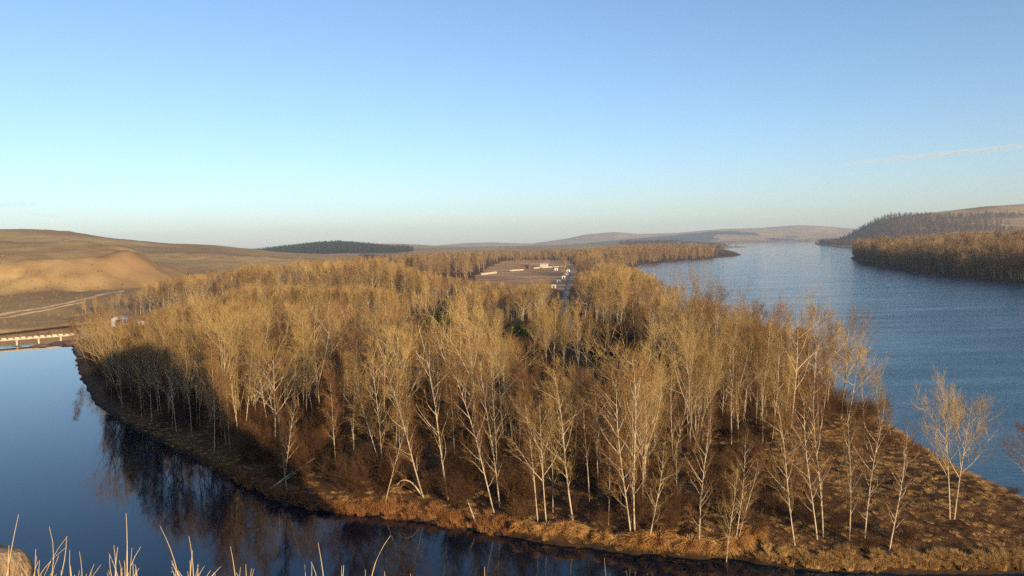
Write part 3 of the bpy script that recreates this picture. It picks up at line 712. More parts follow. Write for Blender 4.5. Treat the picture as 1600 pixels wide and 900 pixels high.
# right bank
def area(x0, x1, y0, y1, sp, smin, cond):
    a, b = jgrid(x0, x1, y0, y1, sp); k = cond(a, b); a, b = a[k], b[k]; k = sdist(a, b) > smin; return a[k], b[k]
gx, gy = area(280, 1100, 380, 1250, 7.0, 4, lambda a, b: (a / b > 0.40) & (a / b < 0.78))
far_wood('right_bank_wood', far_c, 4, gx, gy, rng.normal(18.5, 3.5, len(gx)) * (1 + 0.5 * fbm(gx / 45, gy / 45, 3)), 'bare brown wood along the right bank of the river')
gx, gy = area(550, 1900, 1250, 2250, 15.0, 6, lambda a, b: (a / b > 0.385) & (a / b < 0.75) & (b < 1250 + 1200 * np.clip((a / b - 0.38) / 0.2, 0.25, 0.8)))
far_wood('right_bank_far_wood', far_c, 4, gx, gy, rng.normal(20, 2.5, len(gx)), 'second strip of bare wood behind the right bank grove')
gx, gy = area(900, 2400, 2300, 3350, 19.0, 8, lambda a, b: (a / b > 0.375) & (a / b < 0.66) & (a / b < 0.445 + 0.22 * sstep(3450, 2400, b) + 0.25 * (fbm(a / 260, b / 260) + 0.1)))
far_wood('hillside_wood', fard_c, 2, gx, gy, rng.normal(19, 3, len(gx)), 'dark leafless wood covering the left side of the right hill')
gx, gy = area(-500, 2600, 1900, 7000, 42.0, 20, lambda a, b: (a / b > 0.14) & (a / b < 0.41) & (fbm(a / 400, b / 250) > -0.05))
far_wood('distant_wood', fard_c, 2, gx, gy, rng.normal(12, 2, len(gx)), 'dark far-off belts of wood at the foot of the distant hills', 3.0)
gx, gy = area(-585, -530, 915, 975, 5.0, 20, lambda a, b: fbm(a / 14, b / 14) > -0.03)
far_wood('hillside_thicket', far_c, 4, gx, gy, rng.normal(5, 1.2, len(gx)), 'pale thicket of small bare trees on the left hillside', 1.4)
gx, gy = area(-420, -140, 262, 520, 7.0, 4, lambda a, b: (a / b < -0.47) & (fbm(a / 25, b / 25) > -0.02))
far_wood('slope_scrub', far_c, 4, gx, gy, rng.uniform(0.8, 2.2, len(gx)), 'low brown scrub on the slope across the channel at left', 2.2)
# conifers on the far hill
def pine_mesh():
    g = np.random.default_rng(5); n = 220; t = g.random(n) ** 0.8; zz = 3 + 17 * t; rr = 3.0 * (1 - t) ** 0.8 + 0.3; a = g.random(n) * 6.28
    B = np.stack([0 * zz, 0 * zz, zz], -1); D = np.stack([rr * np.cos(a), rr * np.sin(a), -0.25 * rr + 0.3], -1)
    V, F = spikes(B, D, np.full(n, 0.45)); T, Q = tubes(np.array([[[0, 0, 0], [0, 0, 20.5]]], float), np.array([[0.3, 0.05]]), 4)
    return mesh_np('far_pine', np.concatenate([V, T]), [F, Q + len(V)], False, [M['pine']])
pine_c = protos_collection('far_pine', [pine_mesh()])
gx, gy = area(-1250, -250, 2300, 3600, 15.0, 10, lambda a, b: np.hypot((a + 760) / 420, (b - 3000) / 620) + 0.8 * fbm(a / 300, b / 300) < 1)
zz = ground(gx, gy); sc = rng.uniform(0.5, 0.85, len(gx))
scatter('pine_forest', pine_c, np.stack([gx, gy, zz], -1), rots(len(gx), 0.02), np.stack([sc * 1.6, sc * 1.6, sc], -1), np.zeros(len(gx)), 'dark green pine forest on the low hill at the horizon', 'forest')

# ------------------------------------------------------------------ undergrowth, grass, reeds
SH = [proto(90 + k, 'shrub', 3.0) for k in range(3)]
SHM = [mesh_np('thicket', p.crown[0], [p.crown[1], p.crown[2]], False, [M['shrub']]) for p in SH]
sh_c = protos_collection('thicket', SHM)
a, b = jgrid(-200, 130, 72, 250, 2.5); s_ = sdist(a, b)
op = inpoly(a, b, OPENING)
k = (s_ > 2.0) & (a / b > -0.62) & (a / b < 0.75) & (polydist(a, b, ROAD) > 4) & (rng.random(len(a)) < np.where(op, np.where(a > 33, 0.05, 0.6), np.where(b > 160, 0.3, 0.42)))
a, b = a[k], b[k]; n = len(a); sc = rng.uniform(0.5, 1.25, n) * np.where(inpoly(a, b, OPENING), 0.7, 1.0)
scatter('undergrowth', sh_c, np.stack([a, b, ground(a, b) - 0.05], -1), rots(n, 0.1), np.stack([sc * 1.15, sc * 1.15, sc], -1), rng.integers(0, 3, n), 'tangled brown undergrowth of bare shrubs between the trees', 'undergrowth')
def blades(n, hgt, spread, droop, r, seed, m=4, inner=0.15):
    g = np.random.default_rng(seed); az = g.random(n) * 6.28; o = np.sqrt(g.random(n)) * inner
    ln = hgt * g.uniform(0.6, 1.1, n); out = g.uniform(0.1, 1, n) * spread
    t = np.linspace(0, 1, m)
    rad_ = o[:, None] + out[:, None] * t ** 1.4; zz = ln[:, None] * (t - droop * g.uniform(0.5, 1, n)[:, None] * t ** 2.6)
    P = np.stack([rad_ * np.cos(az)[:, None], rad_ * np.sin(az)[:, None], zz - 0.03], -1)
    return P, np.broadcast_to(r * (1 - 0.8 * t), (n, m))
def blade_mesh(name, m_, *a, **kw):
    P, R = blades(*a, **kw); V, Q = tubes(P, R, 3); return mesh_np(name, V, [Q], False, [m_])
grass_c = protos_collection('grass_clump', [blade_mesh('grass_clump', M['dry_grass'], 90, 0.55, 0.45, 0.45, 0.011, 1, 4, 0.35), blade_mesh('grass_clump', M['dry_grass'], 80, 0.75, 0.35, 0.5, 0.011, 2, 4, 0.3), blade_mesh('grass_clump', M['shrub'], 70, 0.4, 0.6, 0.6, 0.011, 3, 4, 0.4)])
a, b = jgrid(-75, 85, 70, 150, 0.85); s_ = sdist(a, b); op = inpoly(a, b, OPENING)
k = (s_ > 0.0) & (a / b > -0.66) & (a / b < 0.75) & (rng.random(len(a)) < np.where(op | (s_ < 2.0), 0.9, 0.4))
a, b = a[k], b[k]; n = len(a); sc = rng.uniform(0.6, 0.95, n)
scatter('dry_grass', grass_c, np.stack([a, b, ground(a, b)], -1), rots(n, 0.1), np.stack([sc * 1.5, sc * 1.5, sc * 0.6], -1), rng.integers(0, 3, n), 'short dry tawny grass covering the ground of the point', 'grass')
# golden grass along the right part of the bank
def along(px_pts, sp, jit, n_per):
    pts = [np.array(W(*p)) for p in px_pts]; out = []
    for p, q in zip(pts[:-1], pts[1:]):
        m = max(1, int(np.linalg.norm(q - p) / sp))
        for t in (np.arange(m) + 0.5) / m:
            for _ in range(n_per): out.append(p + (q - p) * t + rng.normal(0, jit, 2))
    return np.array(out)
tall_c = protos_collection('bank_grass', [blade_mesh('bank_grass', M['dry_grass'], 160, 1.0, 0.55, 0.6, 0.012, 6, 5, 0.3), blade_mesh('bank_grass', M['dry_grass'], 150, 1.2, 0.5, 0.75, 0.012, 7, 5, 0.3)])
q = along([(1190, 881), (1215, 886), (1290, 894), (1400, 895), (1600, 895), (1700, 894)], 0.4, 0.75, 7)
q = q[sdist(q[:, 0], q[:, 1]) > 0.15]; n = len(q); sc = rng.uniform(0.7, 1.3, n)
scatter('bank_grass', tall_c, np.stack([q[:, 0], q[:, 1], ground(q[:, 0], q[:, 1])], -1), rots(n, 0.15), np.stack([sc, sc, sc], -1), rng.integers(0, 2, n), 'golden dry grass hanging over the right part of the near bank', 'grass')
reed_c = protos_collection('reed_clump', [blade_mesh('reed_clump', M['reed'], 90, 1.1, 0.4, 0.35, 0.012, 8, 4, 0.4), blade_mesh('reed_clump', M['reed'], 80, 0.8, 0.5, 0.5, 0.012, 9, 4, 0.4)])
q = along([(330, 735), (395, 766), (440, 786), (520, 799), (600, 805), (690, 817), (790, 836)], 0.5, 0.9, 4)
q = q[sdist(q[:, 0], q[:, 1]) > -0.2]; n = len(q); sc = rng.uniform(0.6, 1.2, n)
scatter('reed_bank', reed_c, np.stack([q[:, 0], q[:, 1], ground(q[:, 0], q[:, 1])], -1), rots(n, 0.12), np.stack([sc * 1.2, sc * 1.2, sc * 0.9], -1), rng.integers(0, 2, n), 'rusty brown reeds lining the left part of the near bank', 'reeds')
# sedge tussocks at the waterline, each a thing of its own
TUS = [blade_mesh('tussock', M['sedge'], 700, 1.45, 1.1, 1.0, 0.018, 20 + k, 6, 0.25) for k in range(2)]
TL = [(818, 836, 1.1, 'leftmost sedge tussock of the row on the waterline'), (852, 842, 1.05, 'second sedge tussock from the left of the waterline row'), (884, 843, 1.15, 'left of two touching golden tussocks below the birch with grassy roots'),
      (902, 846, 1.05, 'right of two touching golden tussocks below the birch with grassy roots'), (942, 853, 0.9, 'left of two small separate tussocks in the middle of the row'), (967, 856, 0.9, 'right of two small separate tussocks in the middle of the row'),
      (1000, 860, 1.35, 'left half of the largest tussock, below the double-trunked birch'), (1028, 861, 1.5, 'right half of the largest tussock, below the double-trunked birch'), (1053, 864, 0.95, 'small tussock squeezed right of the largest one'),
      (1078, 866, 1.3, 'rounded tussock at the foot of the solitary straight birch'), (1104, 867, 1.15, 'tussock just right of the solitary straight birch'), (1130, 868, 1.3, 'golden tussock left of the crossed birches'), (1155, 866, 1.3, 'golden tussock under the crossed birches'), (1176, 858, 1.2, 'rightmost tussock of the waterline row, behind the others')]
for i, (tx, ty, ts, lab) in enumerate(TL):
    gx_, gy_ = W(tx, ty - 3, 0.3); o = empty('sedge_tussock', (gx_, gy_, max(0.1, gz(gx_, gy_))), random.random() * 6); o.scale = (ts * 1.2, ts * 1.2, ts * 1.35)
    link('blades', TUS[i % 2], parent=o); tag(o, lab, 'tussock', 'tussocks along the waterline')
# evergreen bushes
def bush_mesh(seed):
    g = np.random.default_rng(seed); n = 1500
    d = norm(g.normal(0, 1, (n, 3))); d[:, 2] = np.abs(d[:, 2]); rr = g.uniform(0.55, 1.0, n)[:, None] * (1 + 0.25 * np.sin(d[:, :1] * 5 + 1) * np.cos(d[:, 1:2] * 4))
    B = d * rr * np.array([2.6, 2.6, 3.0]); D = norm(d + g.normal(0, 0.6, (n, 3)) + np.array([0, 0, 0.4])) * 0.5
    V, F = spikes(B, D, np.full(n, 0.11)); st = np.concatenate([np.zeros((40, 1, 3)), (d[:40] * 2.3)[:, None]], 1)
    T, Q = tubes(st, np.broadcast_to(np.array([0.05, 0.02]), (40, 2)), 3)
    return mesh_np('bush', V, [F], False, [M['bush_green']]), mesh_np('bush_stem', T, [Q], False, [M['old_wood']])
for i, (bx, by, ts, lab) in enumerate([(806, 541, 2.0, 'rounded bright green bush in the middle of the wood'), (990, 500, 2.0, 'green bush half hidden near the river'), (1060, 640, 0.9, 'small dark green bush left of the tall grove'), (1140, 672, 0.8, 'low green bush at the foot of the tall grove'), (686, 524, 2.2, 'dark green bush in the far dark clearing behind the fan-crowned poplar')]):
    gx_, gy_ = W(bx, by, 2); a_, b_ = bush_mesh(60 + i); o = empty('green_bush', (gx_, gy_, gz(gx_, gy_)), i); o.scale = (ts, ts, ts)
    link('foliage', a_, parent=o); link('stems', b_, parent=o); tag(o, lab, 'bush')

# ------------------------------------------------------------------ fallen and bent stems on the shore
def log(name, pts, r0, r1, label, m, twigs_=0):
    P = np.array([list(p) for p in pts], float); t = np.linspace(0, 1, 12); k = np.linspace(0, 1, len(P))
    Q = np.stack([np.interp(t, k, P[:, c]) for c in range(3)], -1)
    for _ in range(2): Q[1:-1] = (Q[:-2] + 2 * Q[1:-1] + Q[2:]) / 4
    root = empty(name, tuple(Q[0])); b = MB().tube(Q - Q[0], np.linspace(r0, r1, 12), 7)
    link('stem', b.mesh('stem', m, True), parent=root)
    if twigs_:
        g = np.random.default_rng(int(abs(P[0, 0]) * 100)); C, ln, _ = spawn(g, (Q - Q[0])[None], twigs_, 0.35, 1.0, 0.8, 1.6, 4, -0.5, 0.1)
        V, F = tubes(C, np.broadcast_to(np.linspace(0.02, 0.005, 4), (len(C), 4)), 3)
        D, l2, _ = spawn(g, C, 8, 0.2, 1, 0.6, 0.7, 2, -0.3, 0.1); V2, F2 = spikes(D[:, 0], D[:, 1] - D[:, 0], np.full(len(D), 0.008))
        link('twigs', mesh_np('twigs', np.concatenate([V, V2]), [F, F2 + len(V)], False, [M['twig_rust']]), parent=root)
    tag(root, label, 'fallen tree')
log('fallen_trunk', [gp(417, 768, 0.15), gp(455, 740, 0.9), gp(492, 716, 1.5)], 0.16, 0.06, 'pale fallen trunk slanting over the left shore into the water', M['birch_bark'], 0)
log('fallen_trunk', [gp(446, 750, 0.3), gp(470, 733, 0.8), gp(478, 722, 1.4)], 0.10, 0.05, 'thinner fallen trunk crossing behind the pale one on the left shore', M['birch_bark'], 6)
b0 = gp(661, 777, 0.0); yb = b0[1]
log('bent_sapling', [b0, AT(648, 757, yb), AT(638, 750, yb), AT(628, 749, yb), AT(621, 755, yb), AT(617, 770, yb)], 0.11, 0.02, 'young birch bent over in an arch above the reeds', M['birch_bark'], 16)
b0 = gp(744, 819, 0.1); yb = b0[1]
log('leaning_pole', [b0, AT(737, 800, yb + .4), AT(730, 781, yb + .8)], 0.09, 0.04, 'thin pale stem propped against the bank at the waterline', M['birch_bark'], 0)

# ------------------------------------------------------------------ low bridge over the old channel
bA = np.array(W(-140, 551)); bB = np.array(W(122, 530.5))
br = empty('low_bridge', (*bA, 0)); bd = bB - bA; bl = float(np.linalg.norm(bd)); ba = math.atan2(bd[1], bd[0]); br.rotation_euler = (0, 0, ba)
link('deck', MB().box((bl / 2, 0, 1.85), (bl, 3.0, 0.32)).mesh('deck', M['concrete']), parent=br)
link('beam', MB().box((bl / 2, -1.25, 1.53), (bl, 0.28, 0.34)).mesh('beam', M['old_wood']), parent=br)
link('beam', MB().box((bl / 2, 1.25, 1.53), (bl, 0.28, 0.34)).mesh('beam', M['old_wood']), parent=br)
kerb_m = [MB().box((0, 0, 0), (1.35, 0.3, 0.38)).mesh('parapet_block', M['concrete']), MB().box((0, 0, -0.06), (1.15, 0.26, 0.26)).mesh('parapet_block', M['concrete'])]
for sd in (-1, 1):
    for i in range(int(bl / 1.9)):
        o = link('parapet_block', kerb_m[(i * 7 + sd) % 3 == 0], parent=br, loc=(1 + i * 1.9, sd * 1.3, 2.2))
def along_b(px):                                # pier positions along the deck
    best = min(np.linspace(0, 1, 400), key=lambda t: abs(to_px(*(bA + bd * t), 1.0)[0] - px)); return best * bl
for px in (-75, -42, -8, 26, 60, 94):
    p_ = link('pier', MB().box((0, 0, 0.15), (0.55, 2.4, 2.42), taper=0.9).mesh('pier', M['concrete']), parent=br, loc=(along_b(px), 0, 0))
    link('cap_beam', MB().box((0, 0, 1.44), (0.85, 3.0, 0.18)).mesh('cap_beam', M['concrete']), parent=p_)
tag(br, 'low pale concrete bridge on piers crossing the still channel at far left', 'bridge')
# earth heaps round the piers
for px, py, sx, sy, sz, lab in ((29, 541.5, 1.9, 1.0, 0.35, 'small dark mud heap at the foot of a bridge pier'), (66, 540.5, 3.4, 2.2, 0.9, 'rusty earth heap around a bridge pier'), (106, 537, 6.5, 5.0, 1.3, 'dark earth spit where the bridge meets the wooded shore')):
    g = np.random.default_rng(int(px)); X_, Y_ = W(px, py)
    u_ = np.linspace(0, 2 * np.pi, 25)[:-1]; rr = np.linspace(0, 1, 8); Rr, Uu = np.meshgrid(rr, u_, indexing='ij')
    wob = 1 + 0.25 * np.sin(3 * Uu + px) + 0.12 * np.sin(7 * Uu)
    V = np.stack([Rr * wob * np.cos(Uu) * sx, Rr * wob * np.sin(Uu) * sy, (1 - Rr ** 1.6) * sz - 0.15 + g.normal(0, 0.05, Rr.shape) * sz], -1).reshape(-1, 3); V[:24, 2] = V[0, 2]
    idx = np.arange(len(V)).reshape(Rr.shape); A_ = idx[:-1]; B_ = idx[1:]
    Q_ = np.stack([A_, B_, np.roll(B_, -1, 1), np.roll(A_, -1, 1)], -1).reshape(-1, 4)
    tag(link('earth_heap', mesh_np('earth_heap', V, [Q_], True, [M['heap'] if 'heap' in M else M.setdefault('heap', flat('heap', (0.15, 0.085, 0.055), 0.95, 0.4, 0.8))]), loc=(X_, Y_, 0)), lab, 'earth heap')

# ------------------------------------------------------------------ sheds, walls and buildings by the field
def shed(px, py, w, hgt, label, rz=0.0, wall='white_paint', roof='grey_roof'):
    x_, y_, z_ = gp(px, py, 0, 2); o = empty('field_shed', (x_, y_, z_ - 0.1), rz)
    t = 0.18; dw = w * 0.34
    link('wall', MB().box((-(w + dw) / 4, -w / 2, hgt / 2), ((w - dw) / 2, t, hgt)).box(((w + dw) / 4, -w / 2, hgt / 2), ((w - dw) / 2, t, hgt)).box((0, -w / 2, hgt * 0.91), (dw, t * 0.98, hgt * 0.18)).box((-w / 2 + t / 2, 0.1, hgt / 2), (t, w - t, hgt * 0.999)).box((w / 2 - t / 2, 0.1, hgt / 2), (t, w - t, hgt * 0.999)).box((0, w / 2 - t / 2, hgt / 2), (w - 2 * t, t, hgt * 0.998)).mesh('wall', M[wall]), parent=o)
    link('door', MB().box((0, -w / 2 + 0.25, hgt * 0.41), (dw, 0.06, hgt * 0.82)).mesh('door', M['dark_door']), parent=o)
    rf = MB(); e = 0.25; H_ = hgt + w * 0.16
    rf.add([[-w / 2 - e, -w / 2 - e, hgt + 0.01], [w / 2 + e, -w / 2 - e, hgt + 0.01], [w / 2 + e, w / 2 + e, hgt + 0.01], [-w / 2 - e, w / 2 + e, hgt + 0.01], [0, -w / 2 - e, H_], [0, w / 2 + e, H_]], [[0, 3, 2, 1], [1, 2, 5, 4], [3, 0, 4, 5]], [[0, 1, 4], [2, 3, 5]])
    link('roof', rf.mesh('roof', M[roof]), parent=o); tag(o, label, 'shed', 'sheds beside the field' if wall == 'white_paint' else None)
shed(865, 450, 2.9, 2.2, 'nearest of the small white sheds beside the field')
shed(873, 442, 2.9, 2.2, 'second nearest of the small white sheds beside the field')
shed(880.5, 435, 2.8, 2.1, 'third nearest of the small white sheds beside the field')
shed(884.5, 430, 2.8, 2.0, 'fourth nearest white shed, partly behind twigs at the wood edge', 0.5)
shed(887, 425, 3.6, 2.4, 'farthest white shed in the row at the wood edge', 0.2)
shed(869, 422.5, 3.4, 2.3, 'white shed standing apart in front of the long wall')
shed(187, 509, 5.0, 3.4, 'pale blue shed at the left side of the dark clearing', 0.2, 'blue_wall')
shed(222, 508, 2.0, 1.7, 'tiny pale hut inside the dark clearing', 0.1, 'blue_wall')
def wall_run(p, q, hgt, label):
    a_ = np.array(gp(*p, 0, 2)); b_ = np.array(gp(*q, 0, 2)); d_ = b_ - a_; l_ = float(np.hypot(d_[0], d_[1])); o = empty('field_wall', tuple(a_), math.atan2(d_[1], d_[0]))
    n_ = max(2, int(l_ / 6)); w_ = l_ / n_
    pm = MB().box((0, 0, hgt / 2), (w_ - 0.25, 0.18, hgt)).mesh('panel', M['concrete']); qm = MB().box((0, 0, hgt / 2 + 0.05), (0.25, 0.3, hgt + 0.1)).mesh('post', M['concrete'])
    for i in range(n_):
        zz_ = d_[2] * (i + 0.5) / n_
        link('panel', pm, parent=o, loc=(w_ * (i + 0.5), 0, zz_)); link('post', qm, parent=o, loc=(w_ * i, 0, zz_))
    tag(o, label, 'wall')
wall_run((797, 424), (818, 422.3), 1.4, 'long pale wall at the far left side of the field')
wall_run((834, 419.7), (884, 416.5), 1.2, 'long pale wall running to the wood at the far right of the field')
wall_run((752, 430), (776, 427), 1.7, 'pale wall seen between treetops left of the field')
def house(px, py, w, d_, hgt, label, wall, roof, nw, rz=0.0):
    x_, y_, z_ = gp(px, py, 0, 2); o = empty('farm_building', (x_, y_, z_ - 0.1), rz)
    link('wall', MB().box((0, 0, hgt / 2), (w, d_, hgt)).mesh('wall', M[wall]), parent=o)
    e = 0.5; H_ = hgt + d_ * 0.3
    rf = MB().add([[-w / 2 - e, -d_ / 2 - e, hgt + .01], [w / 2 + e, -d_ / 2 - e, hgt + .01], [w / 2 + e, d_ / 2 + e, hgt + .01], [-w / 2 - e, d_ / 2 + e, hgt + .01], [-w / 2 - e, 0, H_], [w / 2 + e, 0, H_]], [[0, 3, 2, 1], [0, 1, 5, 4], [2, 3, 4, 5]], [[1, 2, 5], [3, 0, 4]])
    r_ = link('roof', rf.mesh('roof', M[roof]), parent=o); link('chimney', MB().box((w * 0.2, 0, H_ + 0.2), (0.7, 0.7, 1.4)).mesh('chimney', M['red_roof']), parent=r_)
    for i in range(nw):
        wx = -w / 2 + w * (i + 0.5) / nw
        f_ = link('window', MB().box((wx, -d_ / 2 - 0.03, hgt * 0.55), (1.2, 0.1, 1.4)).mesh('window', M['white_paint']), parent=o)
        link('pane', MB().box((wx, -d_ / 2 - 0.09, hgt * 0.55), (0.95, 0.04, 1.15)).mesh('pane', M['glass']), parent=f_)
    link('door', MB().box((w / 2 - 1.2 if nw == 0 else 0.0, -d_ / 2 - 0.05, 1.1), (1.0, 0.08, 2.2)).mesh('door', M['dark_door']), parent=o)
    tag(o, label, 'building')
house(850, 418.5, 9, 6, 4.0, 'grey-roofed building at the far edge of the field', 'concrete', 'grey_roof', 2)
house(821, 420, 5.5, 5, 2.8, 'small red-roofed building beside the long pale wall', 'red_roof', 'red_roof', 0)
house(640, 434, 6, 5, 3.0, 'pale building glimpsed over treetops left of the field', 'blue_wall', 'grey_roof', 2)
def pole(px, py, hgt, label):
    x_, y_, z_ = gp(px, py, 0, 2); o = empty('utility_pole', (x_, y_, z_ - 0.3))
    link('post', MB().tube([[0, 0, 0], [0, 0, hgt]], [0.2, 0.14], 8).mesh('post', M['old_wood']), parent=o)
    link('crossarm', MB().box((0, 0, hgt - 0.6), (1.8, 0.14, 0.14)).mesh('crossarm', M['old_wood']), parent=o)
    for sx in (-0.75, 0.75): link('insulator', MB().tube([[sx, 0, hgt - 0.53], [sx, 0, hgt - 0.3]], [0.06, 0.04], 6).mesh('insulator', M['white_paint']), parent=o)
    tag(o, label, 'pole')
pole(791.5, 424, 8.5, 'utility pole just left of the left pale wall')
pole(826, 420.5, 8.0, 'utility pole between the two long pale walls')

# ------------------------------------------------------------------ foreground: rock and dry grass on the bluff's edge
def rock():
    g = np.random.default_rng(2); u_ = np.linspace(0, 2 * np.pi, 33)[:-1]; v_ = np.linspace(0.02, np.pi - 0.02, 18)
    Vv, Uu = np.meshgrid(v_, u_, indexing='ij')
    d = np.stack([np.sin(Vv) * np.cos(Uu), np.sin(Vv) * np.sin(Uu), np.cos(Vv)], -1)
    r_ = (1 / np.sum(np.abs(d) ** 8, -1) ** 0.125) * (1 + 0.07 * np.sin(3 * d[..., 0] + 2 * d[..., 2] + 1) * np.cos(2.5 * d[..., 1]) + 0.08 * np.sin(9 * d[..., 0]) * np.sin(8 * d[..., 1] + 5 * d[..., 2]))
    V = (d * r_[..., None] * np.array([0.34, 0.30, 0.26])).reshape(-1, 3)
    idx = np.arange(len(V)).reshape(Vv.shape); A_ = idx[:-1]; B_ = idx[1:]
    Q_ = np.stack([A_, B_, np.roll(B_, -1, 1), np.roll(A_, -1, 1)], -1).reshape(-1, 4)
    def f(nt, N, L, b):
        n = noise(nt, 9, 6, 0.65); L.new(ramp(nt, n, [(0.3, (0.24, 0.155, 0.085)), (0.55, (0.42, 0.29, 0.165)), (0.8, (0.50, 0.37, 0.22))]), b.inputs['Base Color']); bump(nt, n, 0.8, 0.05, b)
    me = mesh_np('rock', V, [Q_], True, [mat('rock', f)])
    c = AT(2, 857, 3.0)
    tag(link('rock', me, loc=(c.x - 0.355, c.y, c.z - 0.305)), 'tan sunlit rock at the bottom left corner', 'rock')
rock()
def tuft(blist, label, dist):
    xs = [b[0] for b in blist]; base = AT(sum(xs) / len(xs), 930, dist); base.z = gz(base.x, base.y)
    o = empty('grass_tuft', tuple(base)); tag(o, label, 'grass tuft', 'dry grass tufts on the edge of the bluff')
    for (bx, tx, ty, bend) in blist:
        dd = dist + random.uniform(-0.12, 0.12)
        a_ = AT(bx, 925, dd); a_.z = gz(a_.x, a_.y) - 0.02; e_ = AT(tx, ty, dd + random.uniform(-0.1, 0.1)); m_ = (a_ + e_) / 2 + Vector(((bend * 1.6 + random.uniform(-.05, .05)) * (e_ - a_).length, random.uniform(-.03, .03), 0.06 * (e_ - a_).length))
        t_ = np.linspace(0, 1, 7)[:, None]; P_ = (1 - t_) ** 2 * np.array(a_) + 2 * t_ * (1 - t_) * np.array(m_) + t_ ** 2 * np.array(e_)
        link('blade', MB().tube(P_ - np.array(base), np.linspace(0.0027, 0.0008, 7), 4).mesh('blade', M['straw'], True), parent=o)
def fan(cx, n, sp, top0, top1, seed):
    r_ = random.Random(seed); return [(cx + r_.uniform(-12, 12), cx + r_.uniform(-sp, sp), r_.uniform(top0, top1), r_.uniform(-0.12, 0.12)) for _ in range(n)]
tuft([(-4, 29, 804, 0.0), (8, 14, 852, 0.02)], 'single thin stem rising behind the rock', 2.9)
tuft([(44, 77, 823, 0.12), (48, 105, 838, -0.08), (44, 102, 856, -0.1), (70, 104, 838, 0.05), (60, 82, 890, 0.0), (50, 56, 858, 0.0)] + fan(62, 9, 30, 868, 900, 1), 'dry grass tuft with crossing stems right of the rock', 3.0)
tuft([(98, 92, 868, -0.1), (125, 109, 860, -0.05), (122, 124, 862, 0.05), (110, 110, 884, 0), (128, 158, 882, -0.08)] + fan(122, 7, 28, 880, 905, 2), 'low dry grass tuft with two short bent stems', 3.1)
tuft([(194, 197, 802, -0.03), (196, 199, 845, 0.03), (176, 178, 852, 0), (182, 184, 855, 0.0), (192, 220, 854, -0.1), (195, 206, 856, 0.02)] + fan(192, 14, 26, 862, 900, 3), 'dense dry grass tuft around the tallest upright stem', 3.1)
tuft([(284, 250, 822, 0.08), (302, 295, 838, 0.02), (296, 301, 860, 0.0), (310, 345, 885, -0.05)] + fan(300, 22, 40, 874, 905, 4), 'feathery tuft with a long stem bending left', 3.2)
tuft([(370, 360, 854, 0.04), (374, 376, 886, 0), (388, 384, 882, 0), (390, 393, 888, 0)] + fan(380, 5, 20, 888, 910, 5), 'sparse tuft with one short thick stem', 3.2)
tuft([(478, 476, 882, 0), (484, 487, 878, 0), (509, 497, 848, 0.05), (498, 486, 878, 0.04), (532, 537, 883, 0.02), (534, 534, 884, -0.02)], 'thin stems in front of the dark water, left of the curved one', 3.3)
tuft([(578, 610, 837, -0.10), (572, 571, 890, 0), (602, 601, 893, 0)], 'curved single stem leaning right over the dark water', 3.3)
tuft([(950, 944, 872, 0.03), (953, 952, 896, 0), (982, 978, 891, 0.03), (1014, 1012, 895, 0)], 'short stem tips at the bottom edge below the tussock row', 3.4)
tuft([(756, 757, 886, 0.0), (640, 641, 896, 0)], 'lone short stem tip at the bottom edge in mid-picture', 3.4)

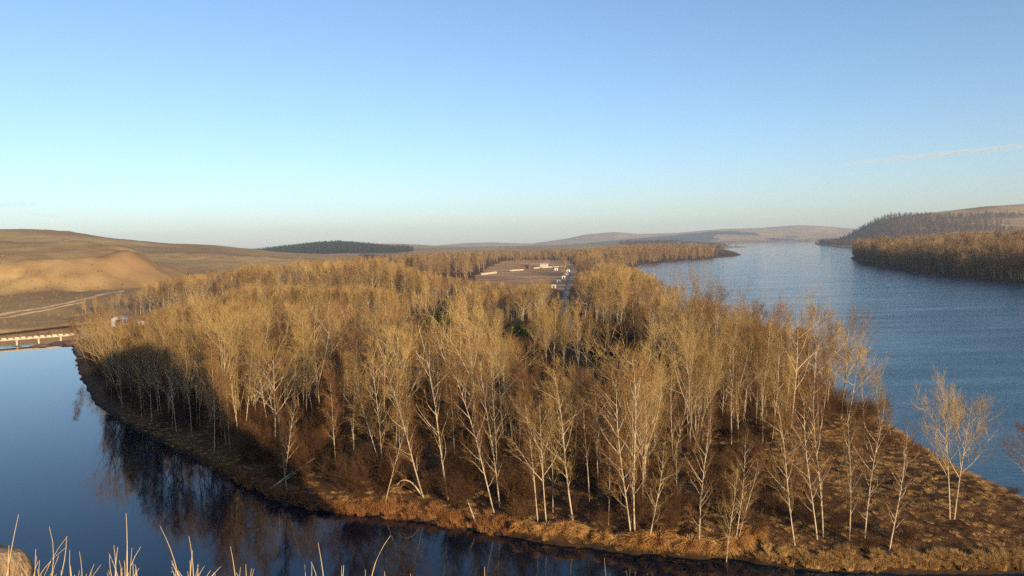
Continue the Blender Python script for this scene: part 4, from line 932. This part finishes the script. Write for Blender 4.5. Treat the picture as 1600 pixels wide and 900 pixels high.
# ------------------------------------------------------------------ air and clouds
hm = bpy.data.materials.new('haze'); hm.use_nodes = True; nt = hm.node_tree; nt.nodes.remove(nt.nodes['Principled BSDF'])
pv = nt.nodes.new('ShaderNodeVolumePrincipled'); pv.inputs['Color'].default_value = (0.66, 0.80, 1.0, 1); pv.inputs['Density'].default_value = 0.00007; pv.inputs['Anisotropy'].default_value = 0.0
nt.links.new(pv.outputs[0], nt.nodes['Material Output'].inputs['Volume'])
ho = link('haze', MB().box((0, 0, 172), (28000, 28000, 356)).mesh('haze', hm)); tag(ho, 'thin pale haze in the air over the whole valley', 'haze', kind='stuff')
def cloud(name, p0, p1, dist, thick, dens, col, label, cat, absorb=0.0):
    a_ = AT(*p0, dist); b_ = AT(*p1, dist); c_ = (a_ + b_) / 2; d_ = b_ - a_; L_ = d_.length
    cm = bpy.data.materials.new(name); cm.use_nodes = True; nt = cm.node_tree; nt.nodes.remove(nt.nodes['Principled BSDF']); N = nt.nodes; K = nt.links
    tc = N.new('ShaderNodeTexCoord'); sp = N.new('ShaderNodeSeparateXYZ'); K.new(tc.outputs['Object'], sp.inputs[0])
    def mth(op, a, b=None):
        n = N.new('ShaderNodeMath'); n.operation = op
        for i, v in enumerate((a, b)):
            if v is None: continue
            if isinstance(v, (int, float)): n.inputs[i].default_value = v
            else: K.new(v, n.inputs[i])
        return n.outputs[0]
    r2 = mth('ADD', mth('POWER', mth('ABSOLUTE', sp.outputs[1]), 2.0), mth('POWER', mth('ABSOLUTE', sp.outputs[2]), 2.0))
    fall = mth('MAXIMUM', mth('SUBTRACT', 1.0, mth('SQRT', r2)), 0.0)
    ends = mth('MAXIMUM', mth('SUBTRACT', 1.0, mth('POWER', mth('ABSOLUTE', sp.outputs[0]), 4.0)), 0.0)
    mp = N.new('ShaderNodeMapping'); mp.inputs['Scale'].default_value = (L_ / thick * 0.35, 1.2, 1.2); K.new(tc.outputs['Object'], mp.inputs[0])
    nz = N.new('ShaderNodeTexNoise'); nz.inputs['Scale'].default_value = 1.0; nz.inputs['Detail'].default_value = 3; K.new(mp.outputs[0], nz.inputs['Vector'])
    q_ = N.new('ShaderNodeMapRange'); q_.inputs[1].default_value = 0.38; q_.inputs[2].default_value = 0.68; K.new(nz.outputs['Fac'], q_.inputs[0])
    de = mth('MULTIPLY', mth('MULTIPLY', mth('MULTIPLY', fall, ends), q_.outputs[0]), dens)
    v_ = N.new('ShaderNodeVolumePrincipled'); v_.inputs['Color'].default_value = (*col, 1); K.new(de, v_.inputs['Density']); v_.inputs['Anisotropy'].default_value = -0.1
    K.new(v_.outputs[0], N['Material Output'].inputs['Volume'])
    V_, Q_ = tubes(np.array([[[-1, 0, 0], [-0.5, 0, 0], [0, 0, 0], [0.5, 0, 0], [1, 0, 0]]], float), np.array([[0.5, 0.9, 1.0, 1.0, 0.8]]), 12)
    me = mesh_np(name, V_, [Q_, np.array([np.arange(12)[::-1], np.arange(12) + 48])], False, [cm])
    o = link(name, me); o.location = c_; o.rotation_mode = 'QUATERNION'; o.rotation_quaternion = d_.to_track_quat('X', 'Z'); o.scale = (L_ / 2, thick, thick)
    tag(o, label, cat)
cloud('contrail', (1310, 258), (1660, 222), 22000, 100, 0.014, (1, 1, 1), 'thin white vapour trail in the sky at right', 'contrail')
cloud('cloud', (-60, 322), (75, 317), 24000, 110, 0.0016, (0.30, 0.33, 0.40), 'faint grey wisp of cloud low at the left edge of the sky', 'cloud')
cloud('cloud', (25, 331), (100, 339), 24000, 80, 0.0014, (0.30, 0.33, 0.40), 'smaller faint wisp of cloud just below the other at left', 'cloud')
